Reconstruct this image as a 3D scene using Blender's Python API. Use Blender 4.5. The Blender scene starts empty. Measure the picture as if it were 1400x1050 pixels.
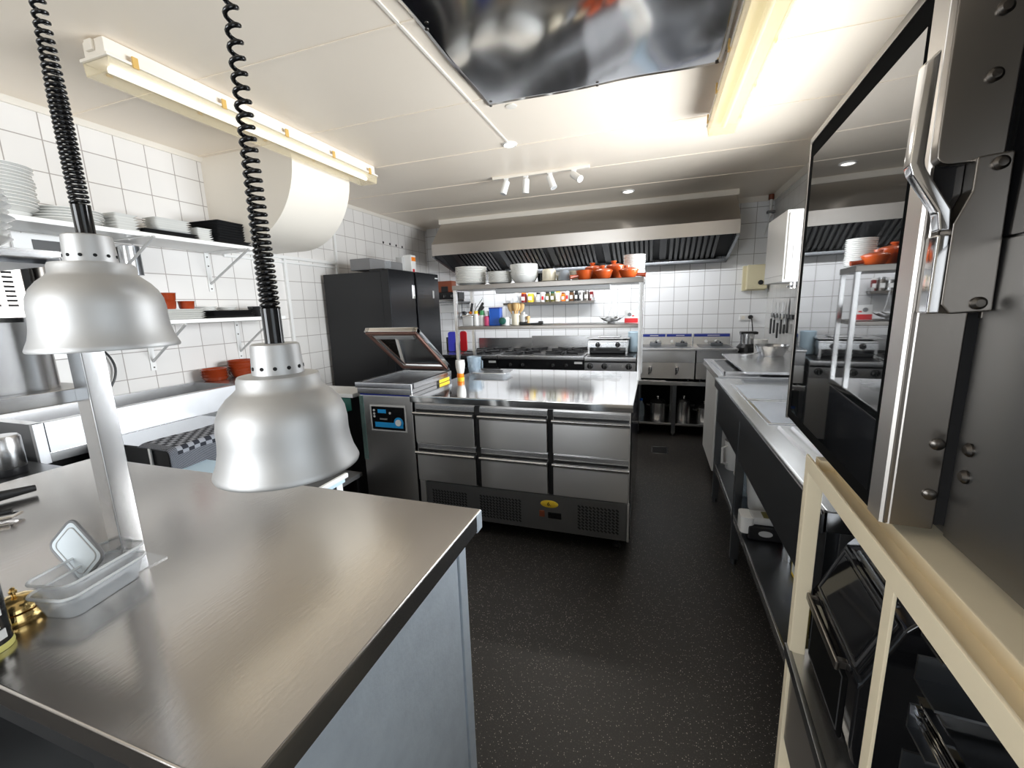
P_WIN, P_DOOR, EXPO, E_TUBE, E_DOWN, P_SPOT, P_HOOD_FILL, P_FRONT = 50, 5, 0.80, 1.0, 4.0, 6.0, 19.0, 27.0
SPOTS = []
import bpy, bmesh, math, random
from mathutils import Matrix, Vector
random.seed(7)
C = bpy.context.scene.collection
PI = math.pi

# ------------------------------------------------------------------ mesh builder
class MB:
    def __init__(s): s.bm = bmesh.new(); s.bev = False
    def _new(s, n0): s.bm.verts.ensure_lookup_table(); return s.bm.verts[n0:]
    def box(s, x0, x1, y0, y1, z0, z1, bevel=0.0, seg=2):
        n0 = len(s.bm.verts)
        r = bmesh.ops.create_cube(s.bm, size=1.0)
        for v in r['verts']:
            v.co = Vector((x0 + (v.co.x + .5) * (x1 - x0), y0 + (v.co.y + .5) * (y1 - y0), z0 + (v.co.z + .5) * (z1 - z0)))
        if bevel > 0:
            s.bev = True; es = list({e for v in r['verts'] for e in v.link_edges})
            bmesh.ops.bevel(s.bm, geom=es, offset=bevel, segments=seg, profile=.5, affect='EDGES', clamp_overlap=True)
        return s
    def rbox(s, cx, cy, hx, hy, z0, z1, rad, n=5, taper=0.0, rot=0.0, topcap=True, lift=None):
        """upright box with rounded vertical corners; taper shrinks the bottom"""
        rings = []
        for z, sh in ((z0, taper), (z1, 0.0)):
            ring = []
            for k, (sx, sy) in enumerate(((1, 1), (-1, 1), (-1, -1), (1, -1))):
                for i in range(n + 1):
                    a = PI / 2 * k + PI / 2 * i / n
                    x = sx * (hx - sh - rad) + rad * math.cos(a); y = sy * (hy - sh - rad) + rad * math.sin(a)
                    c, q = math.cos(rot), math.sin(rot)
                    ring.append(s.bm.verts.new((cx + x * c - y * q, cy + x * q + y * c, z)))
            rings.append(ring)
        m = len(rings[0])
        for i in range(m): s.bm.faces.new((rings[0][i], rings[0][(i + 1) % m], rings[1][(i + 1) % m], rings[1][i]))
        s.bm.faces.new(rings[0][::-1])
        if topcap: s.bm.faces.new(rings[1])
        return s
    def prism(s, poly, axis, a0, a1, bevel=0.0):
        """poly: 2-D points; axis 'x': (y,z), 'y': (x,z), 'z': (x,y)"""
        def P(p, a):
            return {'x': (a, p[0], p[1]), 'y': (p[0], a, p[1]), 'z': (p[0], p[1], a)}[axis]
        A = [s.bm.verts.new(P(p, a0)) for p in poly]; B = [s.bm.verts.new(P(p, a1)) for p in poly]
        fs = [s.bm.faces.new(A), s.bm.faces.new(B[::-1])]
        n = len(poly)
        for i in range(n): fs.append(s.bm.faces.new((A[i], B[i], B[(i + 1) % n], A[(i + 1) % n])))
        bmesh.ops.recalc_face_normals(s.bm, faces=fs)
        if bevel > 0:
            s.bev = True; es = list({e for v in A + B for e in v.link_edges})
            bmesh.ops.bevel(s.bm, geom=es, offset=bevel, segments=2, profile=.5, affect='EDGES', clamp_overlap=True)
        return s
    def cyl(s, p0, p1, r, n=20, r2=None, caps=True):
        p0, p1 = Vector(p0), Vector(p1); d = (p1 - p0).normalized()
        a = d.orthogonal().normalized(); b = d.cross(a); r2 = r if r2 is None else r2
        A = []; B = []
        for i in range(n):
            t = 2 * PI * i / n; q = a * math.cos(t) + b * math.sin(t)
            A.append(s.bm.verts.new(p0 + q * r)); B.append(s.bm.verts.new(p1 + q * r2))
        for i in range(n): s.bm.faces.new((A[i], A[(i + 1) % n], B[(i + 1) % n], B[i]))
        if caps: s.bm.faces.new(A[::-1]); s.bm.faces.new(B)
        return s
    def lathe(s, prof, c=(0, 0, 0), n=32, sx=1.0, sy=1.0):
        """prof: (r,z) from bottom outer to wherever; r=0 ends close"""
        c = Vector(c); rings = []
        for r, z in prof:
            if r <= 1e-6: rings.append([s.bm.verts.new(c + Vector((0, 0, z)))])
            else: rings.append([s.bm.verts.new(c + Vector((r * sx * math.cos(2 * PI * i / n), r * sy * math.sin(2 * PI * i / n), z))) for i in range(n)])
        for A, B in zip(rings, rings[1:]):
            for i in range(n):
                j = (i + 1) % n
                if len(A) == 1 and len(B) == 1: continue
                if len(A) == 1: s.bm.faces.new((A[0], B[j], B[i]))
                elif len(B) == 1: s.bm.faces.new((A[i], A[j], B[0]))
                else: s.bm.faces.new((A[i], A[j], B[j], B[i]))
        return s
    def tube(s, pts, r, n=8, caps=True):
        pts = [Vector(p) for p in pts]; rings = []
        t0 = (pts[1] - pts[0]).normalized(); a = t0.orthogonal().normalized()
        for i, p in enumerate(pts):
            t = ((pts[min(i + 1, len(pts) - 1)] - pts[max(i - 1, 0)])).normalized()
            a = (a - t * a.dot(t)).normalized(); b = t.cross(a)
            rr = r[i] if isinstance(r, (list, tuple)) else r
            rings.append([s.bm.verts.new(p + (a * math.cos(2 * PI * k / n) + b * math.sin(2 * PI * k / n)) * rr) for k in range(n)])
        for A, B in zip(rings, rings[1:]):
            for k in range(n): s.bm.faces.new((A[k], A[(k + 1) % n], B[(k + 1) % n], B[k]))
        if caps: s.bm.faces.new(rings[0][::-1]); s.bm.faces.new(rings[-1])
        return s
    def grid(s, f, nu, nv):
        V = [[s.bm.verts.new(f(i / nu, j / nv)) for j in range(nv + 1)] for i in range(nu + 1)]
        for i in range(nu):
            for j in range(nv): s.bm.faces.new((V[i][j], V[i + 1][j], V[i + 1][j + 1], V[i][j + 1]))
        return s
    def quad(s, a, b, c, d):
        s.bm.faces.new([s.bm.verts.new(p) for p in (a, b, c, d)]); return s
    def xform(s, M, n0=0):
        s.bm.verts.ensure_lookup_table()
        for v in s.bm.verts[n0:]: v.co = M @ v.co
        return s
    def mesh(s, name, mat, smooth=35, recalc=True):
        if recalc: bmesh.ops.recalc_face_normals(s.bm, faces=s.bm.faces[:])
        me = bpy.data.meshes.new(name); s.bm.to_mesh(me); s.bm.free()
        if smooth:
            for p in me.polygons: p.use_smooth = True
            me.set_sharp_from_angle(angle=math.radians(smooth))
        me.materials.append(mat)
        return me

def setp(o, label=None, cat=None, group=None, kind=None):
    if label: o['label'] = label
    if cat: o['category'] = cat
    if group: o['group'] = group
    if kind: o['kind'] = kind
    return o
def thing(name, label, cat, loc=(0, 0, 0), rotz=0.0, group=None):
    o = bpy.data.objects.new(name, None); C.objects.link(o)
    o.empty_display_size = .05
    o.location = loc; o.rotation_euler = (0, 0, rotz)
    return setp(o, label, cat, group)
def part(parent, name, mb, mat, label=None, world=True, smooth=35, solid=0.0):
    """one mesh object under parent. world=True: the builder holds world coordinates of an unrotated root"""
    if world:
        r = parent
        off = Vector((0, 0, 0))
        while r is not None: off += Vector(r.location); r = r.parent
        mb.xform(Matrix.Translation(-off))
    bev = mb.bev; o = bpy.data.objects.new(name, mb.mesh(name, mat, smooth)); C.objects.link(o); o.parent = parent
    if bev: o.modifiers.new('WeightedNormal', 'WEIGHTED_NORMAL').keep_sharp = True
    if label: o['label'] = label
    if solid:
        m = o.modifiers.new('Solidify', 'SOLIDIFY'); m.thickness = solid; m.offset = -1
    return o
def solo(name, mb, mat, label, cat, loc=(0, 0, 0), group=None, rotz=0.0, smooth=35, kind=None, solid=0.0):
    """a thing that is one mesh; builder in local coordinates"""
    bev = mb.bev; o = bpy.data.objects.new(name, mb.mesh(name, mat, smooth)); C.objects.link(o)
    if bev: o.modifiers.new('WeightedNormal', 'WEIGHTED_NORMAL').keep_sharp = True
    o.location = loc; o.rotation_euler = (0, 0, rotz)
    if solid:
        m = o.modifiers.new('Solidify', 'SOLIDIFY'); m.thickness = solid; m.offset = -1
    return setp(o, label, cat, group, kind)
def struct(name, mb, mat, label, cat, parent=None, smooth=0):
    o = bpy.data.objects.new(name, mb.mesh(name, mat, smooth)); C.objects.link(o)
    o['kind'] = 'structure'
    if parent: o.parent = parent
    else: setp(o, label, cat)
    return o
def copy_tree(o, parent=None):
    c = o.copy(); C.objects.link(c)
    if parent: c.parent = parent
    for ch in list(o.children): copy_tree(ch, c)
    return c
ORD = ['bottom', 'second', 'third', 'fourth', 'fifth', 'sixth', 'seventh', 'eighth', 'ninth', 'tenth', 'eleventh', 'twelfth',
       'thirteenth', 'fourteenth', 'fifteenth', 'sixteenth', 'seventeenth', 'eighteenth']
def ordw(i, n):
    if n > 1 and i == n - 1: return 'topmost'
    if i == 0: return 'lowest'
    return ORD[i] + ' from bottom'
def stack(name, me, n, x, y, z, dz, label, cat, group, jit=.002, rot=None):
    """label holds {o} for the place in the pile"""
    out = []
    for i in range(n):
        o = bpy.data.objects.new(name, me); C.objects.link(o)
        o.location = (x + random.uniform(-jit, jit), y + random.uniform(-jit, jit), z + i * dz)
        o.rotation_euler = (0, 0, random.uniform(0, 6) if rot is None else rot + random.uniform(-.02, .02))
        setp(o, label.format(o=ordw(i, n)), cat, group); out.append(o)
    return out

# ------------------------------------------------------------------ materials
def srgb(r, g, b):
    f = lambda c: ((c / 255) / 12.92) if c / 255 <= .04045 else (((c / 255) + .055) / 1.055) ** 2.4
    return (f(r), f(g), f(b), 1)
def pr(name, col, rough=.5, metal=0.0, spec=.5, noise=0.0, nscale=30.0, bump=0.0, bscale=60.0, stretch=None, trans=0.0, ior=1.45, coat=0.0, rvar=0.0, alpha=1.0, aniso=0.0, arot=.25):
    m = bpy.data.materials.new(name); m.use_nodes = True
    nt = m.node_tree; b = nt.nodes['Principled BSDF']
    b.inputs['Base Color'].default_value = col if len(col) == 4 else (*col, 1)
    b.inputs['Roughness'].default_value = rough; b.inputs['Metallic'].default_value = metal
    b.inputs['Specular IOR Level'].default_value = spec; b.inputs['Transmission Weight'].default_value = trans
    b.inputs['IOR'].default_value = ior; b.inputs['Coat Weight'].default_value = coat
    b.inputs['Alpha'].default_value = alpha
    if aniso:
        b.inputs['Anisotropic'].default_value = aniso; b.inputs['Anisotropic Rotation'].default_value = arot
        tg = nt.nodes.new('ShaderNodeTangent'); tg.direction_type = 'RADIAL'; tg.axis = 'Z'
        nt.links.new(tg.outputs[0], b.inputs['Tangent'])
    rvar = 0
    if noise or bump or rvar:
        tc = nt.nodes.new('ShaderNodeTexCoord'); mp = nt.nodes.new('ShaderNodeMapping')
        nt.links.new(tc.outputs['Object'], mp.inputs['Vector'])
        if stretch: mp.inputs['Scale'].default_value = stretch
        nz = nt.nodes.new('ShaderNodeTexNoise'); nz.inputs['Scale'].default_value = nscale; nz.inputs['Detail'].default_value = 5
        nt.links.new(mp.outputs['Vector'], nz.inputs['Vector'])
        if noise:
            mx = nt.nodes.new('ShaderNodeMix'); mx.data_type = 'RGBA'
            c = b.inputs['Base Color'].default_value[:]
            mx.inputs['A'].default_value = (c[0] * (1 - noise), c[1] * (1 - noise), c[2] * (1 - noise), 1)
            mx.inputs['B'].default_value = (min(1, c[0] * (1 + noise)), min(1, c[1] * (1 + noise)), min(1, c[2] * (1 + noise)), 1)
            nt.links.new(nz.outputs['Fac'], mx.inputs['Factor']); nt.links.new(mx.outputs['Result'], b.inputs['Base Color'])
        if rvar:
            mr = nt.nodes.new('ShaderNodeMapRange'); mr.inputs['From Min'].default_value = .3; mr.inputs['From Max'].default_value = .7
            mr.inputs['To Min'].default_value = max(.02, rough - rvar); mr.inputs['To Max'].default_value = rough + rvar
            nt.links.new(nz.outputs['Fac'], mr.inputs['Value']); nt.links.new(mr.outputs['Result'], b.inputs['Roughness'])
        if bump:
            n2 = nt.nodes.new('ShaderNodeTexNoise'); n2.inputs['Scale'].default_value = bscale; n2.inputs['Detail'].default_value = 3
            nt.links.new(mp.outputs['Vector'], n2.inputs['Vector'])
            bp = nt.nodes.new('ShaderNodeBump'); bp.inputs['Strength'].default_value = bump; bp.inputs['Distance'].default_value = .01
            nt.links.new(n2.outputs['Fac'], bp.inputs['Height']); nt.links.new(bp.outputs['Normal'], b.inputs['Normal'])
    return m
M = {}
M['steel'] = pr('brushed_steel', (.60, .60, .605), .27, 1, rvar=.03, nscale=6, stretch=(1, 1, 3))
M['steel_v'] = pr('brushed_steel_front', (.62, .61, .60), .30, 1, rvar=.03, nscale=3, stretch=(9, 9, 1), aniso=.8)
M['steel_top'] = pr('worktop_steel', (.54, .515, .49), .19, 1, noise=.06, nscale=7, bump=.018, bscale=150, stretch=(1, .2, 1))
M['steel_shiny'] = pr('polished_worktop', (.82, .82, .82), .09, 1, rvar=.03, nscale=5)
M['steel_mir'] = pr('mirror_sheet', (.72, .73, .75), .11, 1, rvar=.05, nscale=2, bump=.16, bscale=1.0, stretch=(.6, 1.4, 1))
M['steel_dark'] = pr('dark_steel', (.20, .21, .225), .33, 1, rvar=.03, nscale=4)
M['steel_hood'] = pr('hood_steel', (.60, .57, .54), .34, 1, rvar=.03, nscale=3, stretch=(10, 1, 1), aniso=.7)
M['steel_side'] = pr('scratched_side_steel', (.74, .82, .92), .42, .55, noise=.12, nscale=18, bump=.12, bscale=90)
M['steel_warm'] = pr('oven_steel', (.27, .25, .23), .30, 1)
M['steel_grey'] = pr('cabinet_grey', (.25, .25, .25), .42, 1, rvar=.03, nscale=5)
M['steel_white'] = pr('sink_steel', (.70, .71, .73), .24, 1, rvar=.04, nscale=8)
M['filter'] = pr('dark_filter_steel', (.085, .085, .085), .34, 1)  # filter steel in one even dark tone
M['trough'] = pr('satin_trough_steel', (.62, .63, .65), .48, 1, noise=.06, nscale=14)
M['shelfedge'] = pr('gantry_steel', (.24, .225, .21), .30, 1)
M['clip'] = pr('aged_amber_clip', srgb(206, 168, 96), .35)
M['ring'] = pr('pale_yellow_ring', srgb(226, 218, 130), .4)
M['gline'] = pr('dark_trim_line', (.05, .05, .052), .3)
M['border'] = pr('matte_black_border', (.006, .006, .006), .9, spec=.05)
M['chrome'] = pr('chrome', (.80, .80, .81), .08, 1)
M['alu'] = pr('lamp_aluminium', (.56, .56, .56), .54, 1)
M['black'] = pr('black_plastic', (.012, .012, .013), .35)
M['black_gloss'] = pr('black_gloss', (.008, .008, .009), .08, spec=.6)
M['black_matte'] = pr('black_matte', (.018, .018, .019), .7)
M['void'] = pr('dark_recess', (.006, .006, .007), .8)
M['fridge'] = pr('black_fridge_paint', (.009, .0095, .011), .32)
M['fridge_door'] = pr('black_brushed_door', (.020, .021, .024), .22, .7)
M['white'] = pr('white_paint', (.80, .80, .79), .35)
M['white_warm'] = pr('warm_white_paint', (.80, .75, .67), .45, noise=.03, nscale=4)
M['cream'] = pr('cream_enamel', srgb(250, 236, 206), .38, noise=.04, nscale=14)
M['cream_box'] = pr('aged_cream_plastic', srgb(214, 205, 172), .4)
M['yellowed'] = pr('yellowed_plastic', srgb(236, 222, 180), .25, noise=.06, nscale=10)
M['porcelain'] = pr('white_porcelain', (.82, .82, .80), .14, coat=.3)
M['creamware'] = pr('cream_stoneware', srgb(226, 218, 198), .3)
M['greyware'] = pr('blue_grey_stoneware', srgb(150, 158, 168), .35)
M['slate'] = pr('black_slateware', (.02, .02, .021), .45)
M['terra'] = pr('terracotta_glaze', srgb(186, 80, 34), .22, noise=.15, nscale=20, coat=.3)
M['terra_d'] = pr('dark_terracotta', srgb(148, 58, 28), .2, noise=.15, nscale=25, coat=.4)
M['brass'] = pr('polished_brass', (.72, .52, .22), .14, 1)
M['blue'] = pr('blue_plastic', srgb(18, 88, 190), .3)
M['navy'] = pr('navy_band', srgb(30, 48, 130), .35)
M['skyblue'] = pr('blue_print', srgb(40, 150, 215), .35)
M['purple'] = pr('purple_blue_board', srgb(70, 72, 190), .4)
M['red'] = pr('red_plastic', srgb(205, 40, 45), .35)
M['pink'] = pr('pink_plastic', srgb(200, 60, 110), .3)
M['green'] = pr('green_plastic', srgb(60, 150, 90), .35)
M['green_d'] = pr('dark_green', srgb(20, 84, 74), .4)
M['yellow'] = pr('yellow_plastic', srgb(240, 205, 60), .35)
M['orange'] = pr('orange_plastic', srgb(240, 130, 20), .35)
M['brown'] = pr('copper_brown', srgb(120, 62, 40), .4)
M['wood'] = pr('light_wood', srgb(214, 176, 120), .5, noise=.15, nscale=12, stretch=(1, 1, .1))
M['grey'] = pr('grey_plastic', (.20, .20, .205), .45)
M['grey_l'] = pr('light_grey', (.50, .50, .50), .4)
M['gasket'] = pr('brown_gasket', srgb(120, 88, 78), .4)
M['olive'] = pr('olive_jar', srgb(96, 90, 40), .3)
M['dkred'] = pr('dark_red_jar', srgb(120, 24, 28), .3)
M['spice'] = pr('brown_spice', srgb(96, 62, 30), .4)
M['ltblue'] = pr('pale_blue', srgb(200, 224, 240), .4)
M['screw'] = pr('dark_screw', (.12, .11, .10), .3, 1)
M['tealfilm'] = pr('teal_film', srgb(150, 182, 176), .25, .8)

def pane(name, tint, fac, rough=.02, ior=1.45):
    """thin clear sheet: see-through with a surface reflection"""
    m = bpy.data.materials.new(name); m.use_nodes = True; nt = m.node_tree
    nt.nodes.remove(nt.nodes['Principled BSDF']); out = nt.nodes['Material Output']
    tr = nt.nodes.new('ShaderNodeBsdfTransparent'); tr.inputs[0].default_value = tint
    gl = nt.nodes.new('ShaderNodeBsdfGlossy'); gl.inputs['Roughness'].default_value = rough
    fr = nt.nodes.new('ShaderNodeFresnel'); fr.inputs[0].default_value = ior
    ad = nt.nodes.new('ShaderNodeMath'); ad.operation = 'ADD'; ad.inputs[1].default_value = fac; ad.use_clamp = True
    mx = nt.nodes.new('ShaderNodeMixShader')
    nt.links.new(fr.outputs[0], ad.inputs[0]); nt.links.new(ad.outputs[0], mx.inputs[0])
    nt.links.new(tr.outputs[0], mx.inputs[1]); nt.links.new(gl.outputs[0], mx.inputs[2]); nt.links.new(mx.outputs[0], out.inputs[0])
    return m
def emit(name, col, st):
    m = bpy.data.materials.new(name); m.use_nodes = True; b = m.node_tree.nodes['Principled BSDF']
    b.inputs['Base Color'].default_value = (.8, .8, .8, 1); b.inputs['Emission Color'].default_value = col; b.inputs['Emission Strength'].default_value = st
    return m
M['tube'] = emit('glowing_tube', (1, .93, .82, 1), E_TUBE)
M['glow'] = emit('downlight_diffuser', (1, .95, .87, 1), E_DOWN)
M['glass'] = pane('clear_glass', (.95, .97, .97, 1), .0)
M['lidglass'] = pane('acrylic_lid', (.80, .82, .82, 1), .12)
def milky(name, col, alpha, rough=.25):
    m = pr(name, col, rough, alpha=alpha); return m
M['frost'] = milky('translucent_plastic', (.84, .87, .90), .26)
M['frost_rim'] = milky('translucent_rim', (.88, .90, .92), .62)
M['lidgrey'] = pr('pale_grey_lid', srgb(222, 230, 234), .35)
M['lens_y'] = milky('aged_yellow_lens', srgb(240, 222, 172), .34, .2)
M['clearpl'] = milky('clear_plastic', (.82, .88, .93), .20, .1)
M['bluepl'] = milky('bluish_plastic', srgb(196, 216, 232), .32, .15)
M['lens'] = milky('yellowed_lens', srgb(238, 226, 192), .20, .2)
# oven door: dark tinted double glazing, strongly reflecting
M['ovenglass'] = pr('oven_door_glass', (.010, .011, .012), .02, spec=.8, ior=2.0, coat=.3)

def tile_mat(name, uax, uoff, zoff, col, grout, pitch=.16):
    m = bpy.data.materials.new(name); m.use_nodes = True; nt = m.node_tree; b = nt.nodes['Principled BSDF']
    tc = nt.nodes.new('ShaderNodeTexCoord'); sp = nt.nodes.new('ShaderNodeSeparateXYZ'); cb = nt.nodes.new('ShaderNodeCombineXYZ')
    nt.links.new(tc.outputs['Object'], sp.inputs[0])
    for k, (ax, off) in enumerate(((uax, uoff), ('Z', zoff))):
        a = nt.nodes.new('ShaderNodeMath'); a.operation = 'SUBTRACT'; a.inputs[1].default_value = off - pitch * 40
        nt.links.new(sp.outputs[ax], a.inputs[0]); nt.links.new(a.outputs[0], cb.inputs[k])
    br = nt.nodes.new('ShaderNodeTexBrick'); br.offset = 0; br.squash = 1
    for k, v in (('Scale', 1.0), ('Mortar Size', .0028), ('Mortar Smooth', .15), ('Bias', 0), ('Brick Width', pitch), ('Row Height', pitch)): br.inputs[k].default_value = v
    nt.links.new(cb.outputs[0], br.inputs['Vector'])
    br.inputs['Color1'].default_value = col; br.inputs['Color2'].default_value = tuple(c * .96 for c in col[:3]) + (1,); br.inputs['Mortar'].default_value = grout
    nt.links.new(br.outputs['Color'], b.inputs['Base Color'])
    mr = nt.nodes.new('ShaderNodeMapRange'); mr.inputs['To Min'].default_value = .13; mr.inputs['To Max'].default_value = .8
    nt.links.new(br.outputs['Fac'], mr.inputs['Value']); nt.links.new(mr.outputs['Result'], b.inputs['Roughness'])
    nz = nt.nodes.new('ShaderNodeTexNoise'); nz.inputs['Scale'].default_value = 5; nt.links.new(tc.outputs['Object'], nz.inputs['Vector'])
    ad = nt.nodes.new('ShaderNodeMath'); ad.operation = 'MULTIPLY_ADD'; ad.inputs[1].default_value = -.35
    nt.links.new(br.outputs['Fac'], ad.inputs[0]); nt.links.new(nz.outputs['Fac'], ad.inputs[2])
    bp = nt.nodes.new('ShaderNodeBump'); bp.inputs['Strength'].default_value = .25; bp.inputs['Distance'].default_value = .01
    nt.links.new(ad.outputs[0], bp.inputs['Height']); nt.links.new(bp.outputs['Normal'], b.inputs['Normal'])
    return m
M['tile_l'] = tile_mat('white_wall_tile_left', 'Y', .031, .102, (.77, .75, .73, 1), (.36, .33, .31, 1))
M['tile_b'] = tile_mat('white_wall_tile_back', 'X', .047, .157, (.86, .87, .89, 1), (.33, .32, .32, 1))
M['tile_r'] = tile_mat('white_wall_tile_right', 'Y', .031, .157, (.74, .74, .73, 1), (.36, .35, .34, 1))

def floor_mat():
    m = bpy.data.materials.new('speckled_vinyl'); m.use_nodes = True; nt = m.node_tree; b = nt.nodes['Principled BSDF']
    tc = nt.nodes.new('ShaderNodeTexCoord')
    v = nt.nodes.new('ShaderNodeTexVoronoi'); v.inputs['Scale'].default_value = 150; nt.links.new(tc.outputs['Object'], v.inputs['Vector'])
    nz = nt.nodes.new('ShaderNodeTexNoise'); nz.inputs['Scale'].default_value = 210; nz.inputs['Detail'].default_value = 3; nt.links.new(tc.outputs['Object'], nz.inputs['Vector'])
    r1 = nt.nodes.new('ShaderNodeValToRGB'); e = r1.color_ramp.elements
    e[0].position = .60; e[0].color = (.020, .018, .017, 1); e[1].position = .72; e[1].color = (.11, .10, .09, 1)
    nt.links.new(nz.outputs['Fac'], r1.inputs[0])
    lt = nt.nodes.new('ShaderNodeMath'); lt.operation = 'LESS_THAN'; lt.inputs[1].default_value = .24; nt.links.new(v.outputs['Distance'], lt.inputs[0])
    sp = nt.nodes.new('ShaderNodeSeparateColor'); nt.links.new(v.outputs['Color'], sp.inputs[0])
    g = nt.nodes.new('ShaderNodeMath'); g.operation = 'GREATER_THAN'; g.inputs[1].default_value = .66; nt.links.new(sp.outputs[0], g.inputs[0])
    mu = nt.nodes.new('ShaderNodeMath'); mu.operation = 'MULTIPLY'; nt.links.new(lt.outputs[0], mu.inputs[0]); nt.links.new(g.outputs[0], mu.inputs[1])
    mx = nt.nodes.new('ShaderNodeMix'); mx.data_type = 'RGBA'; mx.inputs['B'].default_value = (.38, .34, .30, 1)
    nt.links.new(mu.outputs[0], mx.inputs['Factor']); nt.links.new(r1.outputs[0], mx.inputs['A']); nt.links.new(mx.outputs['Result'], b.inputs['Base Color'])
    b.inputs['Roughness'].default_value = .42; b.inputs['Specular IOR Level'].default_value = .45
    bp = nt.nodes.new('ShaderNodeBump'); bp.inputs['Strength'].default_value = .12; bp.inputs['Distance'].default_value = .004
    nt.links.new(nz.outputs['Fac'], bp.inputs['Height']); nt.links.new(bp.outputs['Normal'], b.inputs['Normal'])
    return m
M['floor'] = floor_mat()
M['ceil'] = pr('aged_ceiling_paint', (.88, .785, .665), .34, noise=.03, nscale=2.2, bump=.04, bscale=1.5)

def cloth_mat():
    """tea towel: a band of checks on top, fine stripes at the ends and down the side"""
    m = bpy.data.materials.new('checked_tea_towel'); m.use_nodes = True; nt = m.node_tree; b = nt.nodes['Principled BSDF']
    uv = nt.nodes.new('ShaderNodeUVMap')
    ck = nt.nodes.new('ShaderNodeTexChecker'); ck.inputs['Scale'].default_value = 12
    ck.inputs['Color1'].default_value = (.012, .014, .022, 1); ck.inputs['Color2'].default_value = (.26, .27, .30, 1)
    nt.links.new(uv.outputs[0], ck.inputs['Vector'])
    wv = nt.nodes.new('ShaderNodeTexWave'); wv.bands_direction = 'X'; wv.inputs['Scale'].default_value = 17
    nt.links.new(uv.outputs[0], wv.inputs['Vector'])
    r = nt.nodes.new('ShaderNodeValToRGB'); r.color_ramp.elements[0].position = .55; r.color_ramp.elements[0].color = (.012, .014, .022, 1)
    r.color_ramp.elements[1].position = .7; r.color_ramp.elements[1].color = (.24, .25, .28, 1); nt.links.new(wv.outputs['Fac'], r.inputs[0])
    sp = nt.nodes.new('ShaderNodeSeparateXYZ'); nt.links.new(uv.outputs[0], sp.inputs[0])
    g = nt.nodes.new('ShaderNodeMath'); g.operation = 'GREATER_THAN'; g.inputs[1].default_value = .72; nt.links.new(sp.outputs[0], g.inputs[0])
    l = nt.nodes.new('ShaderNodeMath'); l.operation = 'LESS_THAN'; l.inputs[1].default_value = .10; nt.links.new(sp.outputs[1], l.inputs[0])
    mxm = nt.nodes.new('ShaderNodeMath'); mxm.operation = 'MAXIMUM'; nt.links.new(g.outputs[0], mxm.inputs[0]); nt.links.new(l.outputs[0], mxm.inputs[1])
    mx = nt.nodes.new('ShaderNodeMix'); mx.data_type = 'RGBA'
    nt.links.new(mxm.outputs[0], mx.inputs['Factor']); nt.links.new(ck.outputs['Color'], mx.inputs['A']); nt.links.new(r.outputs[0], mx.inputs['B'])
    nt.links.new(mx.outputs['Result'], b.inputs['Base Color']); b.inputs['Roughness'].default_value = .85
    return m
M['cloth'] = cloth_mat()

def text_mesh(txt, size, ext=.0006):
    cu = bpy.data.curves.new('lettering', 'FONT'); cu.body = txt; cu.size = size; cu.extrude = ext; cu.align_x = 'CENTER'; cu.align_y = 'CENTER'
    o = bpy.data.objects.new('lettering', cu); C.objects.link(o)
    dg = bpy.context.evaluated_depsgraph_get(); me = bpy.data.meshes.new_from_object(o.evaluated_get(dg))
    bpy.data.objects.remove(o); return me
def text_part(parent, name, txt, size, loc, rot, mat, label=None):
    me = text_mesh(txt, size); me.materials.clear(); me.materials.append(mat)
    o = bpy.data.objects.new(name, me); C.objects.link(o); o.parent = parent; o.location = loc; o.rotation_euler = rot
    if label: o['label'] = label
    return o
# ------------------------------------------------------------------ the setting
XL, XR, YB, YF, ZC = -3.01, 1.165, 5.35, -1.6, 2.5
struct('floor', MB().box(XL - .1, XR + .1, YF - .1, YB + .1, -.1, 0), M['floor'], 'dark speckled vinyl kitchen floor', 'floor')
struct('ceiling', MB().box(XL - .1, XR + .1, YF - .1, YB + .1, ZC, ZC + .1), M['ceil'], 'cream painted panel ceiling of the kitchen', 'ceiling')
struct('wall_left', MB().box(XL - .1, XL, YF, YB, 0, ZC), M['tile_l'], 'white tiled wall behind the wall shelves', 'wall')
struct('wall_back', MB().box(XL, XR, YB, YB + .1, 0, ZC), M['tile_b'], 'white tiled wall behind the cooking line', 'wall')
WY0, WY1, WZ0, WZ1 = 1.65, 3.45, 1.00, 2.12          # window above the sink
DY0, DY1, DZ1 = -1.25, .15, 2.25                      # glazed door near the pass
w = MB()
w.box(XR, XR + .1, WY1, YB, 0, ZC); w.box(XR, XR + .1, WY0, WY1, 0, WZ0); w.box(XR, XR + .1, WY0, WY1, WZ1, ZC)
w.box(XR, XR + .1, DY1, WY0, 0, ZC); w.box(XR, XR + .1, DY0, DY1, DZ1, ZC); w.box(XR, XR + .1, YF, DY0, 0, ZC)
struct('wall_right', w, M['tile_r'], 'white tiled wall behind the sink', 'wall')
FX0, FX1, FZ0, FZ1 = -2.15, -.75, .95, 2.10              # window in the wall behind the camera
struct('wall_front', MB().box(XL, FX0, YF - .1, YF, 0, ZC).box(FX1, XR, YF - .1, YF, 0, ZC).box(FX0, FX1, YF - .1, YF, 0, FZ0).box(FX0, FX1, YF - .1, YF, FZ1, ZC), M['white_warm'], 'plain painted wall behind the pass', 'wall')
w = struct('window_1', MB().box(XR + .02, XR + .07, WY0, WY0 + .05, WZ0, WZ1).box(XR + .02, XR + .07, WY1 - .05, WY1, WZ0, WZ1).box(XR + .02, XR + .07, WY0, WY1, WZ0, WZ0 + .05)
           .box(XR + .02, XR + .07, WY0, WY1, WZ1 - .05, WZ1).box(XR + .02, XR + .07, 2.48, 2.54, WZ0, WZ1), M["white"], 'white framed window above the sink', 'window')
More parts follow.
